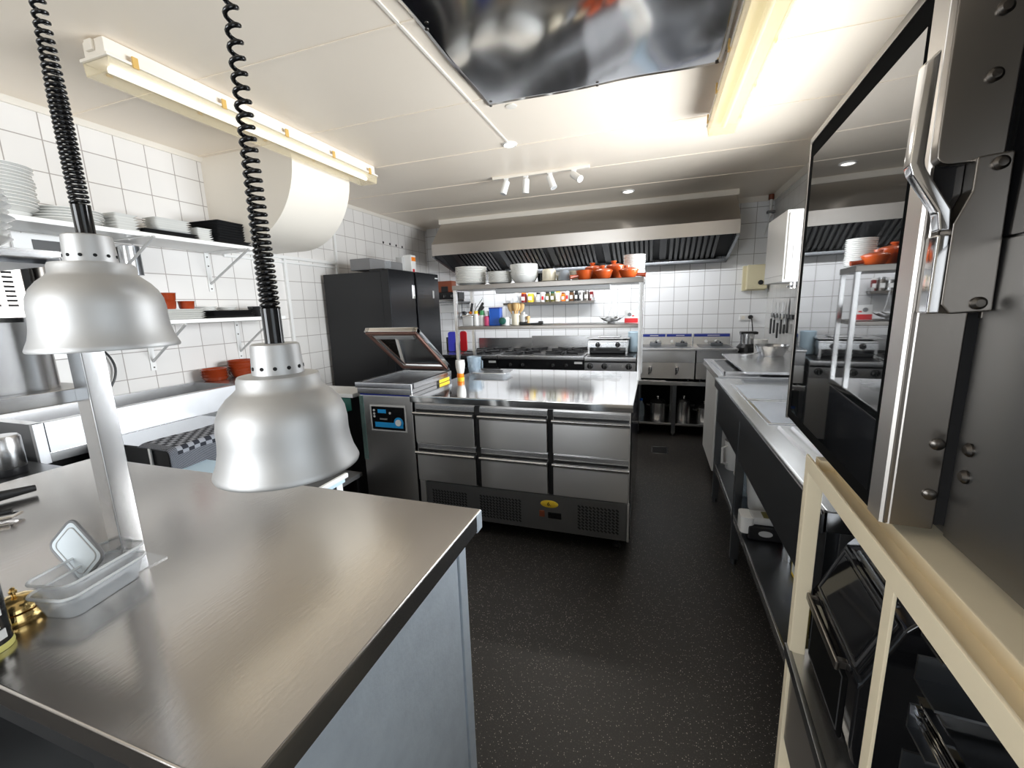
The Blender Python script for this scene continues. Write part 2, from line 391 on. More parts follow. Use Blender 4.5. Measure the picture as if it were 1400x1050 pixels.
struct('window_pane', MB().box(XR + .043, XR + .047, WY0 + .05, WY1 - .05, WZ0 + .05, WZ1 - .05), M['glass'], None, None, w)
w = struct('door_1', MB().box(XR + .02, XR + .07, DY0, DY0 + .09, 0, DZ1).box(XR + .02, XR + .07, DY1 - .09, DY1, 0, DZ1).box(XR + .02, XR + .07, DY0, DY1, 0, .12)
           .box(XR + .02, XR + .07, DY0, DY1, DZ1 - .09, DZ1), M['white'], 'white glazed door beside the pass', 'door')
struct('door_pane', MB().box(XR + .043, XR + .047, DY0 + .09, DY1 - .09, .12, DZ1 - .09), M['glass'], None, None, w)
w = struct('window_2', MB().box(FX0, FX0 + .06, YF - .07, YF - .02, FZ0, FZ1).box(FX1 - .06, FX1, YF - .07, YF - .02, FZ0, FZ1).box(FX0, FX1, YF - .07, YF - .02, FZ0, FZ0 + .06)
           .box(FX0, FX1, YF - .07, YF - .02, FZ1 - .06, FZ1).box(-1.48, -1.42, YF - .07, YF - .02, FZ0, FZ1), M['white'], 'white framed window behind the pass', 'window')
struct('window_pane', MB().box(FX0 + .06, FX1 - .06, YF - .047, YF - .043, FZ0 + .06, FZ1 - .06), M['glass'], None, None, w)
# ceiling seams (cover strips) and cornices
tn = 0
def trim(mb, mat, label):
    global tn; tn += 1
    struct('trim_%d' % tn, mb, mat, label, 'trim')
for y in (.95, 1.60, 2.27, 2.95, 3.63, 4.30):
    trim(MB().box(XL, XR, y - .006, y + .006, ZC - .0035, ZC), M['ceil'], 'thin ceiling seam strip %s' % {.95: 'nearest the pass', 1.60: 'crossing over the counter end', 2.27: 'at the near edge of the duct', 2.95: 'through the round downlight', 3.63: 'behind the spotlight track', 4.30: 'nearest the extractor hood'}[y])
trim(MB().box(-.961, -.949, YF, 2.86, ZC - .005, ZC), M['white_warm'], 'raised ceiling strip running from the steel sheet to the downlight')
trim(MB().prism([(XL, ZC - .028), (XL + .012, ZC - .028), (XL + .030, ZC), (XL, ZC)], 'y', YF, YB), M['white_warm'], 'cornice strip along the top of the left wall')
trim(MB().prism([(XR, ZC - .05), (XR - .012, ZC - .05), (XR - .03, ZC), (XR, ZC)], 'y', YF, YB), M['white_warm'], 'cornice strip along the top of the right wall')
trim(MB().prism([(YB, ZC - .05), (YB - .012, ZC - .05), (YB - .03, ZC), (YB, ZC)], 'x', .745, XR), M['white_warm'], 'cornice strip right of the hood on the back wall')
# boxed duct: quarter-round profile hung in the corner of ceiling and left wall
prof = [(XL, ZC), (-2.215, ZC), (-2.215, 2.42)]
for i in range(1, 17):
    a = PI / 2 * i / 16; prof.append((-2.715 + .5 * math.cos(a), 2.42 - .5 * math.sin(a)))
prof.append((XL, 1.92))
solo('boxed_duct', MB().prism(prof, 'y', 2.30, 2.84), M['white_warm'], 'big cream quarter-round duct casing hung under the ceiling on left wall', 'duct', smooth=25)

# mirror-like sheet on the ceiling
def wav(u, v):
    x = -.882 + u * 1.135; y = .95 + v * 1.385
    return Vector((x, y, ZC - .006 - .010 * (math.sin(u * 5.1 + v * 3) * math.sin(v * 6.5 + u * 2)) ** 2))
t = thing('ceiling_sheet', 'wavy polished stainless sheet screwed to the ceiling', 'metal sheet', (-.31, 1.64, ZC))
part(t, 'sheet', MB().grid(wav, 60, 60), M['steel_mir'], smooth=180, solid=.003)
for x, y in ((-.86, 2.315), (-.30, 2.315), (.232, 2.315), (-.86, 1.64), (.232, 1.64)):
    part(t, 'screw', MB().lathe([(.008, .0), (.008, -.003), (.004, -.005), (0, -.005)], (x, y, ZC - .0085 - .010 * 0 - .007), 12), M['screw'])

# ------------------------------------------------------------------ ceiling lights
def batten(name, label, cx, y0, y1, lens_mat, tube_mat='tube'):
    t = thing(name, label, 'light', (cx, (y0 + y1) / 2, ZC))
    part(t, 'housing', MB().box(cx - .062, cx + .062, y0, y1, ZC - .062, ZC - .001, .006), M['white_warm'])
    part(t, 'rim', MB().box(cx - .082, cx + .082, y0 - .008, y1 + .008, ZC - .074, ZC - .062, .003), M['white_warm'])
    l = MB().prism([(cx - .078, ZC - .074), (cx - .070, ZC - .125), (cx + .070, ZC - .125), (cx + .078, ZC - .074), (cx + .074, ZC - .074), (cx + .066, ZC - .121), (cx - .066, ZC - .121), (cx - .074, ZC - .074)], 'y', y0, y1)
    for yy in (y0, y1 - .004): l.prism([(cx - .076, ZC - .074), (cx - .069, ZC - .124), (cx + .069, ZC - .124), (cx + .076, ZC - .074)], 'y', yy, yy + .004)
    part(t, 'lens', l, lens_mat)
    part(t, 'tube', MB().cyl((cx + .005, y0 + .04, ZC - .092), (cx + .005, y1 - .04, ZC - .092), .013, 16), M[tube_mat])
    n = 5
    for i in range(n):
        y = y0 + .09 + (y1 - y0 - .18) * i / (n - 1)
        for sx in (-1, 1):
            part(t, 'clip', MB().box(cx + sx * .0835 - .004, cx + sx * .0835 + .004, y - .011, y + .011, ZC - .082, ZC - .040, .002), M['clip'])
    part(t, 'cable_gland', MB().box(cx - .03, cx + .012, y0 - .012, y0, ZC - .045, ZC - .006, .003), M['white_warm'])
    return t
batten('fluorescent_light', 'long white fluorescent batten light on the ceiling in front of the duct', -2.10, 1.24, 2.92, M['lens'])
batten('fluorescent_light', 'yellowed fluorescent batten light beside the steel ceiling sheet', .335, 1.28, 2.92, M['lens_y'], 'white')
def disc(name, label, x, y, r, mat):
    t = thing(name, label, 'downlight', (x, y, ZC))
    part(t, 'rim', MB().lathe([(r, 0), (r, -.006), (r * .86, -.011), (r * .72, -.007), (r * .72, 0)], (x, y, ZC), 32), M['white'])
    part(t, 'face', MB().lathe([(r * .73, -.001), (r * .70, -.006), (r * .4, -.0085), (0, -.009)], (x, y, ZC), 32), mat)
disc('downlight', 'round white downlight at the end of the raised ceiling strip', -.954, 2.905, .048, M['glow'])
disc('downlight', 'round white downlight close to the extractor hood', -.28, 4.50, .062, M['glow'])
solo('blanking_disc', MB().lathe([(.030, 0), (.030, -.003), (.02, -.004), (0, -.004)], (0, 0, 0), 24), M['white_warm'], 'small flat cream disc near the corner of the ceiling sheet', 'ceiling disc', (-.772, 2.395, ZC - .0005))
t = thing('spotlight_track', 'white four-lamp spotlight track on the ceiling', 'track light', (-.92, 3.553, ZC))
part(t, 'rail', MB().box(-1.325, -.515, 3.537, 3.569, ZC - .022, ZC, .003), M['white_warm'])
for x, tx, ty in ((-1.207, -.012, -.012), (-1.035, -.004, .004), (-.834, .02, -.01), (-.640, .055, -.045)):
    top = Vector((x, 3.553, ZC - .022)); kn = Vector((x, 3.553, ZC - .058))
    arm = part(t, 'arm', MB().box(x - .018, x + .018, 3.541, 3.565, ZC - .034, ZC - .022, .002).cyl(top, kn, .006, 10), M['white'])
    d = Vector((tx * 1.6, ty * 1.6, -.075)).normalized()
    a = kn + d * -.012; b = a + d * .105
    hd = part(t, 'lamp_head', MB().cyl(a, b, .027, 24).cyl(a, a - d * .012, .027, 24, r2=.012), M['white'])
    SPOTS.append((b.copy(), d.copy()))
    part(hd, 'lamp_face', MB().cyl(b - d * .004, b + d * .0008, .022, 20), M['grey_l'])

# ------------------------------------------------------------------ extractor hood
HX0, HX1 = -2.515, .737
t = thing('extractor_hood', 'wide stainless extractor hood over the cooking line', 'extractor hood', (-.89, 5.35, 2.0))
hb = MB()
pf = [(4.60, 2.045), (4.60, 2.172), (4.87, 2.445), (4.875, 2.445), (4.875, 2.435), (4.612, 2.168), (4.612, 2.045)]
hb.prism(pf, 'x', HX0, HX1)
part(t, 'front_panel', hb, M['steel_hood'])
side = [(4.602, 2.045), (4.602, 2.172), (4.87, 2.443), (5.348, 2.443), (5.348, 1.865)]
for x, a, b in ((HX0, 0, .008), (HX1, -.008, 0)):
    part(t, 'side_panel', MB().prism(side, 'x', x + a, x + b), M['steel'])
part(t, 'side_rim', MB().prism([(4.602, 2.043), (5.348, 1.863), (5.348, 1.845), (4.602, 2.025)], 'x', HX1 - .028, HX1), M['steel_dark'])
part(t, 'side_rim', MB().prism([(4.602, 2.043), (5.348, 1.863), (5.348, 1.845), (4.602, 2.025)], 'x', HX0, HX0 + .028), M['steel_dark'])
part(t, 'top_trim', MB().box(HX0 - .03, HX1 + .015, 4.865, 5.348, 2.443, 2.499, .004), M['white_warm'])
part(t, 'added_fill_strip', MB().prism([(4.614, 2.150), (4.650, 2.150), (4.640, 2.120), (4.614, 2.095)], 'x', -2.2, .42, .003), M['tube'], 'added fill strip hidden behind the hood lip')  # added unseen glowing strip that goes with the back wall fill
part(t, 'gutter', MB().box(HX0 + .03, HX1 - .03, 5.20, 5.345, 1.845, 1.875, .004), M['steel_dark'])
# filter bank: plane from the lip (y 4.66, z 2.10) down to the gutter (y 5.22, z 1.875)
fy0, fz0, fy1, fz1 = 4.64, 2.125, 5.215, 1.873
part(t, 'filter_frame', MB().prism([(fy0, fz0 + .03), (fy1, fz1 + .03), (fy1, fz1 + .04), (fy0, fz0 + .04)], 'x', HX0 + .01, HX1 - .01), M['black_matte'])
ang = math.atan2(fz1 - fz0, fy1 - fy0); L = math.hypot(fy1 - fy0, fz1 - fz0)
for x0, x1 in ((-2.26, -1.84), (-1.66, -1.21), (-1.08, -.64), (-.47, -.03), (.12, .60)):
    f = MB(); n = 9
    for i in range(n):
        xc = x0 + (x1 - x0) * (i + .5) / n; ww = (x1 - x0) / n * .30
        f.box(xc - ww, xc + ww, 0, L, -.012, .006, .003)
    f.box(x0 - .012, x1 + .012, -.004, .016, -.010, .012); f.box(x0 - .012, x1 + .012, L - .016, L + .004, -.010, .012)
    f.xform(Matrix.Translation((0, fy0, fz0 + .012)) @ Matrix.Rotation(ang, 4, 'X'))
    fo = part(t, 'baffle_filter', f, M['filter'])
    k = MB().box(x0 - .09, x0 - .02, .02, L - .02, -.004, .012, .002); k.xform(Matrix.Translation((0, fy0, fz0 + .012)) @ Matrix.Rotation(ang, 4, 'X'))
    part(t, 'blank_panel', k, M['black'])
    for yy in (.06,):
        q = MB().cyl((x0 - .055, yy, -.004), (x0 - .055, yy, -.016), .007, 10); q.xform(Matrix.Translation((0, fy0, fz0 + .012)) @ Matrix.Rotation(ang, 4, 'X'))
        part(t, 'knob', q, M['chrome'])

# ------------------------------------------------------------------ six-drawer refrigerated counter
PX0, PX1, PY0, PY1 = -1.440, -.105, 2.285, 3.41
t = thing('refrigerated_counter', 'stainless six-drawer refrigerated prep counter in the middle of the room', 'prep counter', (-.775, 2.85, 0))
b = MB().box(PX0, PX1, PY0, PY1, .09, .855)
part(t, 'cabinet', b, M['steel_v'])
part(t, 'side_panel', MB().box(PX1, PX1 + .006, PY0 + .02, PY1, .09, .84), M['black_gloss'], 'dark reflective right side panel')
part(t, 'worktop', MB().box(-1.457, -.092, 2.255, 3.42, .852, .896, .004), M['steel_shiny'])
cols = ((-1.432, -1.022), (-.988, -.566), (-.533, -.108))
for x0, x1 in cols:
    for z0, z1 in ((.588, .838), (.332, .578)):
        d = part(t, 'drawer', MB().box(x0, x1, 2.258, PY0 + .004, z0, z1 - .045, .004), M['steel_v'])
        part(d, 'drawer_handle', MB().prism([(2.258, z1 - .075), (2.236, z1 - .060), (2.232, z1 - .050), (2.238, z1 - .044), (2.262, z1 - .044)], 'x', x0 - .002, x1 + .002, .002), M['steel'])
        part(d, 'drawer_top_strip', MB().box(x0, x1, 2.270, PY0 + .002, z1 - .032, z1, .002), M['steel'])
        part(d, 'grip_recess', MB().box(x0 + .004, x1 - .004, 2.272, PY0 + .002, z1 - .046, z1 - .032), M['void'])
for x in (-1.005, -.5495): part(t, 'dark_gap_post', MB().box(x - .016, x + .016, 2.279, PY0 + .002, .325, .845), M['black'])
part(t, 'lower_panel', MB().box(-1.385, -.115, 2.268, PY0 + .002, .095, .322, .002), M['steel_grey'])
part(t, 'corner_strip', MB().box(PX0 + .006, -1.392, 2.272, PY0 + .002, .095, .322, .002), M['steel_v'])
part(t, 'corner_strip', MB().box(-.113, PX1 + .004, 2.262, PY0 + .002, .095, .322, .002), M['steel_v'])
for x0, x1, z0, z1 in ((-1.345, -1.095, .125, .275), (-1.010, -.735, .125, .275), (-.393, -.155, .130, .285)):
    g = MB(); nx = int((x1 - x0) / .0205); nz = 8
    for i in range(nx):
        for j in range(nz):
            x = x0 + (i + .5) * (x1 - x0) / nx; z = z0 + (j + .5) * (z1 - z0) / nz
            n0 = len(g.bm.verts); g.box(-.0095, .0095, 2.2655, 2.2695, -.0042, .0042); g.bm.verts.ensure_lookup_table()
            Rm = Matrix.Translation((x, 0, z)) @ Matrix.Rotation(math.radians(42), 4, 'Y')
            for v in g.bm.verts[n0:]:
                v.co = Rm @ v.co
    part(t, 'vent_grille', g, M['void'])
bd = part(t, 'badge', MB().lathe([(.054, 0), (.054, .003), (.050, .004), (0, .004)], (0, 0, 0), 40, 1, .42).xform(Matrix.Translation((-.560, 2.268, .268)) @ Matrix.Rotation(PI / 2, 4, 'X')), M['yellow'], 'yellow oval badge')
text_part(bd, 'lettering', '6.', .036, (-.560 + .775, 2.2632 - 2.85, .268), (PI / 2, 0, 0), M['black'])
part(t, 'switch', MB().box(-.622, -.590, 2.262, 2.269, .183, .222, .002), M['brown'])
part(t, 'display', MB().box(-.568, -.488, 2.263, 2.269, .178, .216, .002), M['black_gloss'])
for x in (PX0 + .07, PX1 - .07):
    for y in (PY0 + .08, PY1 - .08):
        part(t, 'foot', MB().lathe([(.022, 0), (.024, .01), (.014, .02), (.014, .092)], (x, y, 0), 16), M['black'])

# gantry shelf on the prep counter
t = thing('gantry_shelf', 'two-tier stainless gantry shelf standing on the prep counter', 'shelf rack', (-.78, 3.17, .896))
GX0, GX1, GY0, GY1 = -1.480, -.078, 3.0, 3.345
for x in (GX0, GX1 - .026):
    for y in (GY0, GY1 - .026): part(t, 'post', MB().box(x, x + .026, y, y + .026, .896, 1.60, .002), M['steel'])
part(t, 'upper_shelf', MB().box(GX0 - .004, GX1 + .004, GY0 - .006, GY1 + .004, 1.564, 1.600, .003), M['shelfedge'])
part(t, 'lower_shelf', MB().box(GX0 + .026, GX1 - .026, GY0 + .002, GY1 - .002, 1.262, 1.288, .003), M['shelfedge'])
part(t, 'lamp_bar', MB().prism([(3.06, 1.564), (3.065, 1.538), (3.075, 1.530), (3.13, 1.530), (3.14, 1.538), (3.145, 1.564)], 'x', -1.155, -.30, .003), M['grey_l'])

# ------------------------------------------------------------------ vacuum packing machine
SX0, SX1, SY0, SY1 = -1.885, -1.462, 2.30, 2.86
t = thing('vacuum_sealer', 'stainless floor-standing vacuum packing machine with its clear lid open', 'vacuum machine', (-1.67, 2.58, 0))
part(t, 'cabinet', MB().box(SX0 + .008, SX1 - .008, SY0, SY1, .10, .875, .004), M['steel_v'])
part(t, 'upper_housing', MB().box(SX0, SX1, SY0 - .004, SY1, .885, .925, .004), M['steel'])
part(t, 'seam', MB().box(SX0 + .012, SX1 - .012, SY0 + .006, SY1 - .006, .872, .888), M['navy'])
rim = MB().box(SX0 - .008, SX1 + .004, SY0 - .012, SY0 + .022, .925, .962, .004).box(SX0 - .008, SX0 + .022, SY0, SY1, .925, .962, .004).box(SX1 - .026, SX1 + .004, SY0, SY1, .925, .962, .004).box(SX0, SX1, SY1 - .03, SY1, .925, .962, .004)
part(t, 'chamber_rim', rim, M['steel_white'])
part(t, 'chamber_floor', MB().box(SX0 + .01, SX1 - .01, SY0 + .01, SY1 - .01, .924, .932), M['steel_dark'])
cp = part(t, 'control_panel', MB().box(-1.785, -1.530, 2.294, 2.302, .643, .802, .003), M['black_gloss'])
part(cp, 'panel_frame', MB().box(-1.797, -1.518, 2.2965, 2.3015, .632, .813, .003), M['grey_l'])
part(cp, 'display', MB().box(-1.735, -1.670, 2.2925, 2.296, .757, .783, .002), M['skyblue'])
part(cp, 'print_band', MB().box(-1.762, -1.545, 2.2930, 2.296, .660, .695, .001), M['skyblue'])
part(cp, 'dial_ring', MB().cyl((-1.577, 2.2925, .698), (-1.577, 2.296, .698), .036, 32), M['skyblue'])
part(cp, 'dial', MB().cyl((-1.577, 2.286, .698), (-1.577, 2.296, .698), .022, 28), M['white'])
for x, z in ((-1.763, .775), (-1.763, .752), (-1.763, .733), (-1.640, .760)):
    part(cp, 'button', MB().cyl((x, 2.2925, z), (x, 2.296, z), .008, 14), M['grey_l'])
part(cp, 'print_mark', MB().box(-1.722, -1.665, 2.2930, 2.296, .712, .722), M['grey'])
part(t, 'protective_film', MB().box(SX0 + .009, SX0 + .040, 2.2975, 2.3005, .42, .87), M['tealfilm'], 'teal film left on the front edge')
wl = part(t, 'warning_label', MB().box(SX1 + .0, SX1 + .0025, 2.66, 2.82, .899, .922), M['yellow'])
part(wl, 'black_mark', MB().box(SX1 + .001, SX1 + .003, 2.63, 2.66, .899, .922), M['black'])
for x in (SX0 + .05, SX1 - .05):
    for y in (SY0 + .06, SY1 - .06): part(t, 'castor', MB().cyl((x - .014, y, .038), (x + .014, y, .038), .038, 20).box(x - .02, x + .02, y - .02, y + .02, .07, .10), M['black'])
# lid: hinged at the back (y 2.845, z .985), leaning forward over the chamber
la = math.atan2(1.300 - .985, 2.41 - 2.845); lL = .535
def lidM(): return Matrix.Translation((0, 2.845, .985)) @ Matrix.Rotation(la, 4, 'X')
lx0, lx1 = SX0 + .012, SX1 - .002
fr = MB().box(lx0, lx1, .0, .042, -.022, .012, .004).box(lx0, lx1, lL - .042, lL, -.022, .012, .004).box(lx0, lx0 + .038, 0, lL, -.022, .012, .004).box(lx1 - .038, lx1, 0, lL, -.022, .012, .004)
lid = part(t, 'lid', fr.xform(lidM()), M['chrome'])
gk = MB().box(lx0 + .008, lx1 - .008, .008, .034, .012, .022, .003).box(lx0 + .008, lx1 - .008, lL - .034, lL - .008, .012, .022, .003).box(lx0 + .008, lx0 + .03, .01, lL - .01, .012, .022, .003).box(lx1 - .03, lx1 - .008, .01, lL - .01, .012, .022, .003)
part(lid, 'gasket', gk.xform(lidM()), M['gasket'])
part(lid, 'lid_pane', MB().box(lx0 + .03, lx1 - .03, .035, lL - .035, -.008, .002).xform(lidM()), M['lidglass'])
part(lid, 'seal_bar', MB().box(lx0 + .05, lx1 - .05, lL - .085, lL - .052, .002, .020, .003).xform(lidM()), M['grey_l'])
for x in (lx0 + .03, lx1 - .03): part(lid, 'hinge', MB().cyl((x - .02, 2.85, .975), (x + .02, 2.85, .975), .013, 14), M['steel'])

# ------------------------------------------------------------------ black fridge
t = thing('double_door_fridge', 'tall black side-by-side fridge against the left wall', 'fridge', (-2.62, 3.76, 0))
part(t, 'cabinet', MB().box(-2.97, -2.335, 3.30, 4.22, .03, 1.775, .004), M['fridge'])
for k, (y0, y1) in enumerate(((3.302, 3.725), (3.765, 4.218))):
    d = part(t, 'door', MB().box(-2.327, -2.250, y0, y1, .06, 1.795, .008), M['fridge_door'])
    y = 3.70 if k == 0 else 4.085
    z0, z1 = (1.535, 1.665) if k == 0 else (1.54, 1.62)
    part(d, 'handle' if k == 0 else 'display', MB().box(-2.252, -2.244, y - .028 + k * .014, y + .014, z0, z1, .003), M['chrome'] if k == 0 else M['grey_l'])
    part(d, 'door_edge', MB().box(-2.332, -2.256, y0 - .002, y0 + .006, .07, 1.785, .002), M['fridge'])
    if k: part(d, 'badge', MB().box(-2.251, -2.2475, 4.14, 4.20, 1.745, 1.757), M['white'])
    part(t, 'hinge_cover', MB().box(-2.46, -2.30, (3.31, 4.06)[k], (3.45, 4.20)[k], 1.775, 1.800, .004), M['black'])
part(t, 'centre_gap', MB().box(-2.335, -2.300, 3.725, 3.765, .06, 1.785), M['void'])
for x in (-2.9, -2.4):
    for y in (3.36, 4.16): part(t, 'foot', MB().cyl((x, y, 0), (x, y, .032), .02, 14), M['black'])
t = thing('plastic_crate', 'dark grey storage crate lying on top of the black fridge', 'crate', (-2.56, 3.62, 1.80))
part(t, 'body', MB().box(-2.70, -2.48, 3.36, 3.90, 1.8005, 1.905, .006), M['grey'])
part(t, 'clear_band', MB().box(-2.703, -2.4765, 3.585, 3.685, 1.8002, 1.912, .003), M['clearpl'])
t = thing('drink_carton', 'white and orange carton standing on the black fridge behind the crate', 'carton', (-2.44, 3.98, 1.80))
part(t, 'box', MB().box(-2.49, -2.40, 3.935, 4.025, 1.796, 1.985, .003), M['white'])
part(t, 'print', MB().box(-2.4005, -2.3985, 3.945, 4.020, 1.925, 1.965), M['orange'])
part(t, 'print', MB().box(-2.4005, -2.3985, 3.955, 3.995, 1.805, 1.845), M['red'])
solo('grey_tin', MB().rbox(0, 0, .04, .028, 0, .17, .01), M['grey_l'], 'small grey tin beside the carton on top of the black fridge', 'tin', (-2.52, 3.88 + .045, 1.796))
# ------------------------------------------------------------------ cooking line along the back wall
def knob_front(parent, x, y, z, r=.022, mat='black', name='knob'):
    k = part(parent, name, MB().lathe([(r * 1.25, 0), (r * 1.25, .006), (r, .008), (r * .92, .026), (r * .7, .030), (0, .030)], (0, 0, 0), 20).xform(Matrix.Translation((x, y, z)) @ Matrix.Rotation(PI / 2, 4, 'X')), M[mat])
    part(k, 'pointer', MB().box(x - .003, x + .003, y - .036, y - .006, z - r * .9, z + r * .9, .002), M['chrome'])
    return k
def burner_unit(name, label, x0, x1, nb, top=.880):
    y0, y1 = 4.62, 5.33
    t = thing(name, label, 'stove', ((x0 + x1) / 2, (y0 + y1) / 2, 0))
    part(t, 'cabinet', MB().box(x0, x1, y0 + .02, y1, .12, top - .14), M['steel_dark'])
    part(t, 'hob_top', MB().box(x0, x1, y0 - .03, y1, top - .055, top - .008, .006), M['steel'])
    part(t, 'control_panel', MB().box(x0 + .004, x1 - .004, y0 - .005, y0 + .03, top - .165, top - .06, .003), M['black_gloss'])
    part(t, 'burner_well', MB().box(x0 + .03, x1 - .03, y0 + .02, y1 - .05, top - .010, top - .003), M['black'])
    n = nb
    for i in range(n):
        cx = x0 + (i + .5) * (x1 - x0) / n
        for cy in (4.80, 5.12):
            g = MB(); rr = (x1 - x0) / n / 2 - .03
            for k in range(8):
                a = PI / 4 * k; g.box(.05, rr if k % 2 == 0 else rr * 1.15, -.006, .006, .012, .030, .002)
                g.bm.verts.ensure_lookup_table()
            # rotate each finger
            vs = g.bm.verts[:]; per = len(vs) // 8
            for k in range(8):
                Rm = Matrix.Rotation(PI / 4 * k, 4, 'Z')
                for v in vs[k * per:(k + 1) * per]: v.co = Rm @ v.co
            g.lathe([(.052, .010), (.052, .026), (.046, .026), (.046, .010)], (0, 0, 0), 20)
            g.xform(Matrix.Translation((cx, cy, top - .008)))
            s = part(t, 'pan_support', g, M['black'])
            part(s, 'burner_cap', MB().lathe([(.040, -.002), (.040, .012), (.030, .018), (0, .018)], (cx, cy, top - .004), 20), M['steel_dark'])
        for q in (-.10, 0.05):
            knob_front(t, cx + q, y0 - .005, top - .118, .017)
    part(t, 'name_plate', MB().box(x1 - .11, x1 - .02, y0 - .008, y0, top - .10, top - .075, .001), M['grey_l'])
    for x in (x0 + .05, x1 - .05):
        for y in (y0 + .08, y1 - .06): part(t, 'leg', MB().cyl((x, y, 0), (x, y, .13), .022, 14), M['steel'])
    return t
burner_unit('gas_range', 'left four-burner gas range with black pan supports under the hood', -2.25, -1.745, 1)
burner_unit('gas_range', 'middle six-burner gas range with long black front under the hood', -1.738, -.722, 2)
t = thing('splash_back', 'brushed steel splash panel on the tiles behind the gas ranges', 'splash panel', (-1.50, 5.34, .9))
part(t, 'left_sheet', MB().box(-2.27, -1.52, 5.325, 5.348, .88, 1.02, .002), M['steel'])
part(t, 'right_sheet', MB().box(-1.515, -.42, 5.318, 5.348, .88, 1.045, .002), M['steel'])
# griddle / solid-top cabinet with three knobs and a salamander on it
t = thing('gas_range', 'right range cabinet with three big round knobs, below the salamander grill', 'stove', (-.45, 4.95, 0))
part(t, 'cabinet', MB().box(-.715, -.175, 4.62, 5.33, .12, .74, .003), M['steel_v'])
part(t, 'control_panel', MB().prism([(4.60, .70), (4.60, .800), (4.63, .812), (4.63, .70)], 'x', -.715, -.175), M['steel'])
part(t, 'hob_top', MB().box(-.718, -.172, 4.585, 5.33, .815, .862, .006), M['steel'])
part(t, 'burner_well', MB().box(-.69, -.20, 4.64, 5.28, .860, .868), M['black'])
for x in (-.655, -.500, -.245): knob_front(t, x, 4.60, .762, .026)
for x in (-.440, -.305): part(t, 'dial_plate', MB().cyl((x, 4.602, .762), (x, 4.594, .762), .014, 16), M['chrome'])
for x in (-.665, -.225):
    for y in (4.70, 5.27): part(t, 'leg', MB().cyl((x, y, 0), (x, y, .13), .022, 14), M['steel'])
t = thing('salamander_grill', 'stainless salamander grill with two black knobs on the right range', 'grill', (-.49, 4.98, .87))
part(t, 'body', MB().box(-.715, -.265, 4.83, 5.18, .955, 1.025, .006), M['steel'])
part(t, 'front_panel', MB().prism([(4.822, .945), (4.822, 1.002), (4.84, 1.012), (4.84, .945)], 'x', -.712, -.268), M['steel_white'])
part(t, 'top_plate', MB().box(-.735, -.25, 4.80, 5.20, 1.040, 1.052, .003).box(-.60, -.36, 4.84, 5.1, 1.055, 1.068, .003), M['steel'])
for x in (-.66, -.31): part(t, 'top_spacer', MB().box(x - .02, x + .02, 4.86, 5.15, 1.024, 1.042), M['black'])
for x in (-.60, -.38): knob_front(t, x, 4.822, .974, .022)
for x in (-.705, -.285):
    part(t, 'leg', MB().box(x - .012, x + .012, 4.84, 5.17, .866, .956, .002), M['steel'])
part(t, 'grill_rack', MB().box(-.69, -.30, 4.80, 5.15, .900, .908).box(-.68, -.31, 4.79, 4.80, .896, .912), M['black'])
part(t, 'drip_tray', MB().box(-.68, -.31, 4.85, 5.12, .874, .892, .003), M['black'])
t = thing('round_tub', 'pale bluish-white round tub between salamander grill and fryers', 'tub', (-.21, 5.05, .87))
part(t, 'body', MB().lathe([(.05, 0), (.062, .01), (.070, .23), (.066, .235), (.058, .02), (0, .015)], (-.215, 5.06, .8685), 28), M['ltblue'])
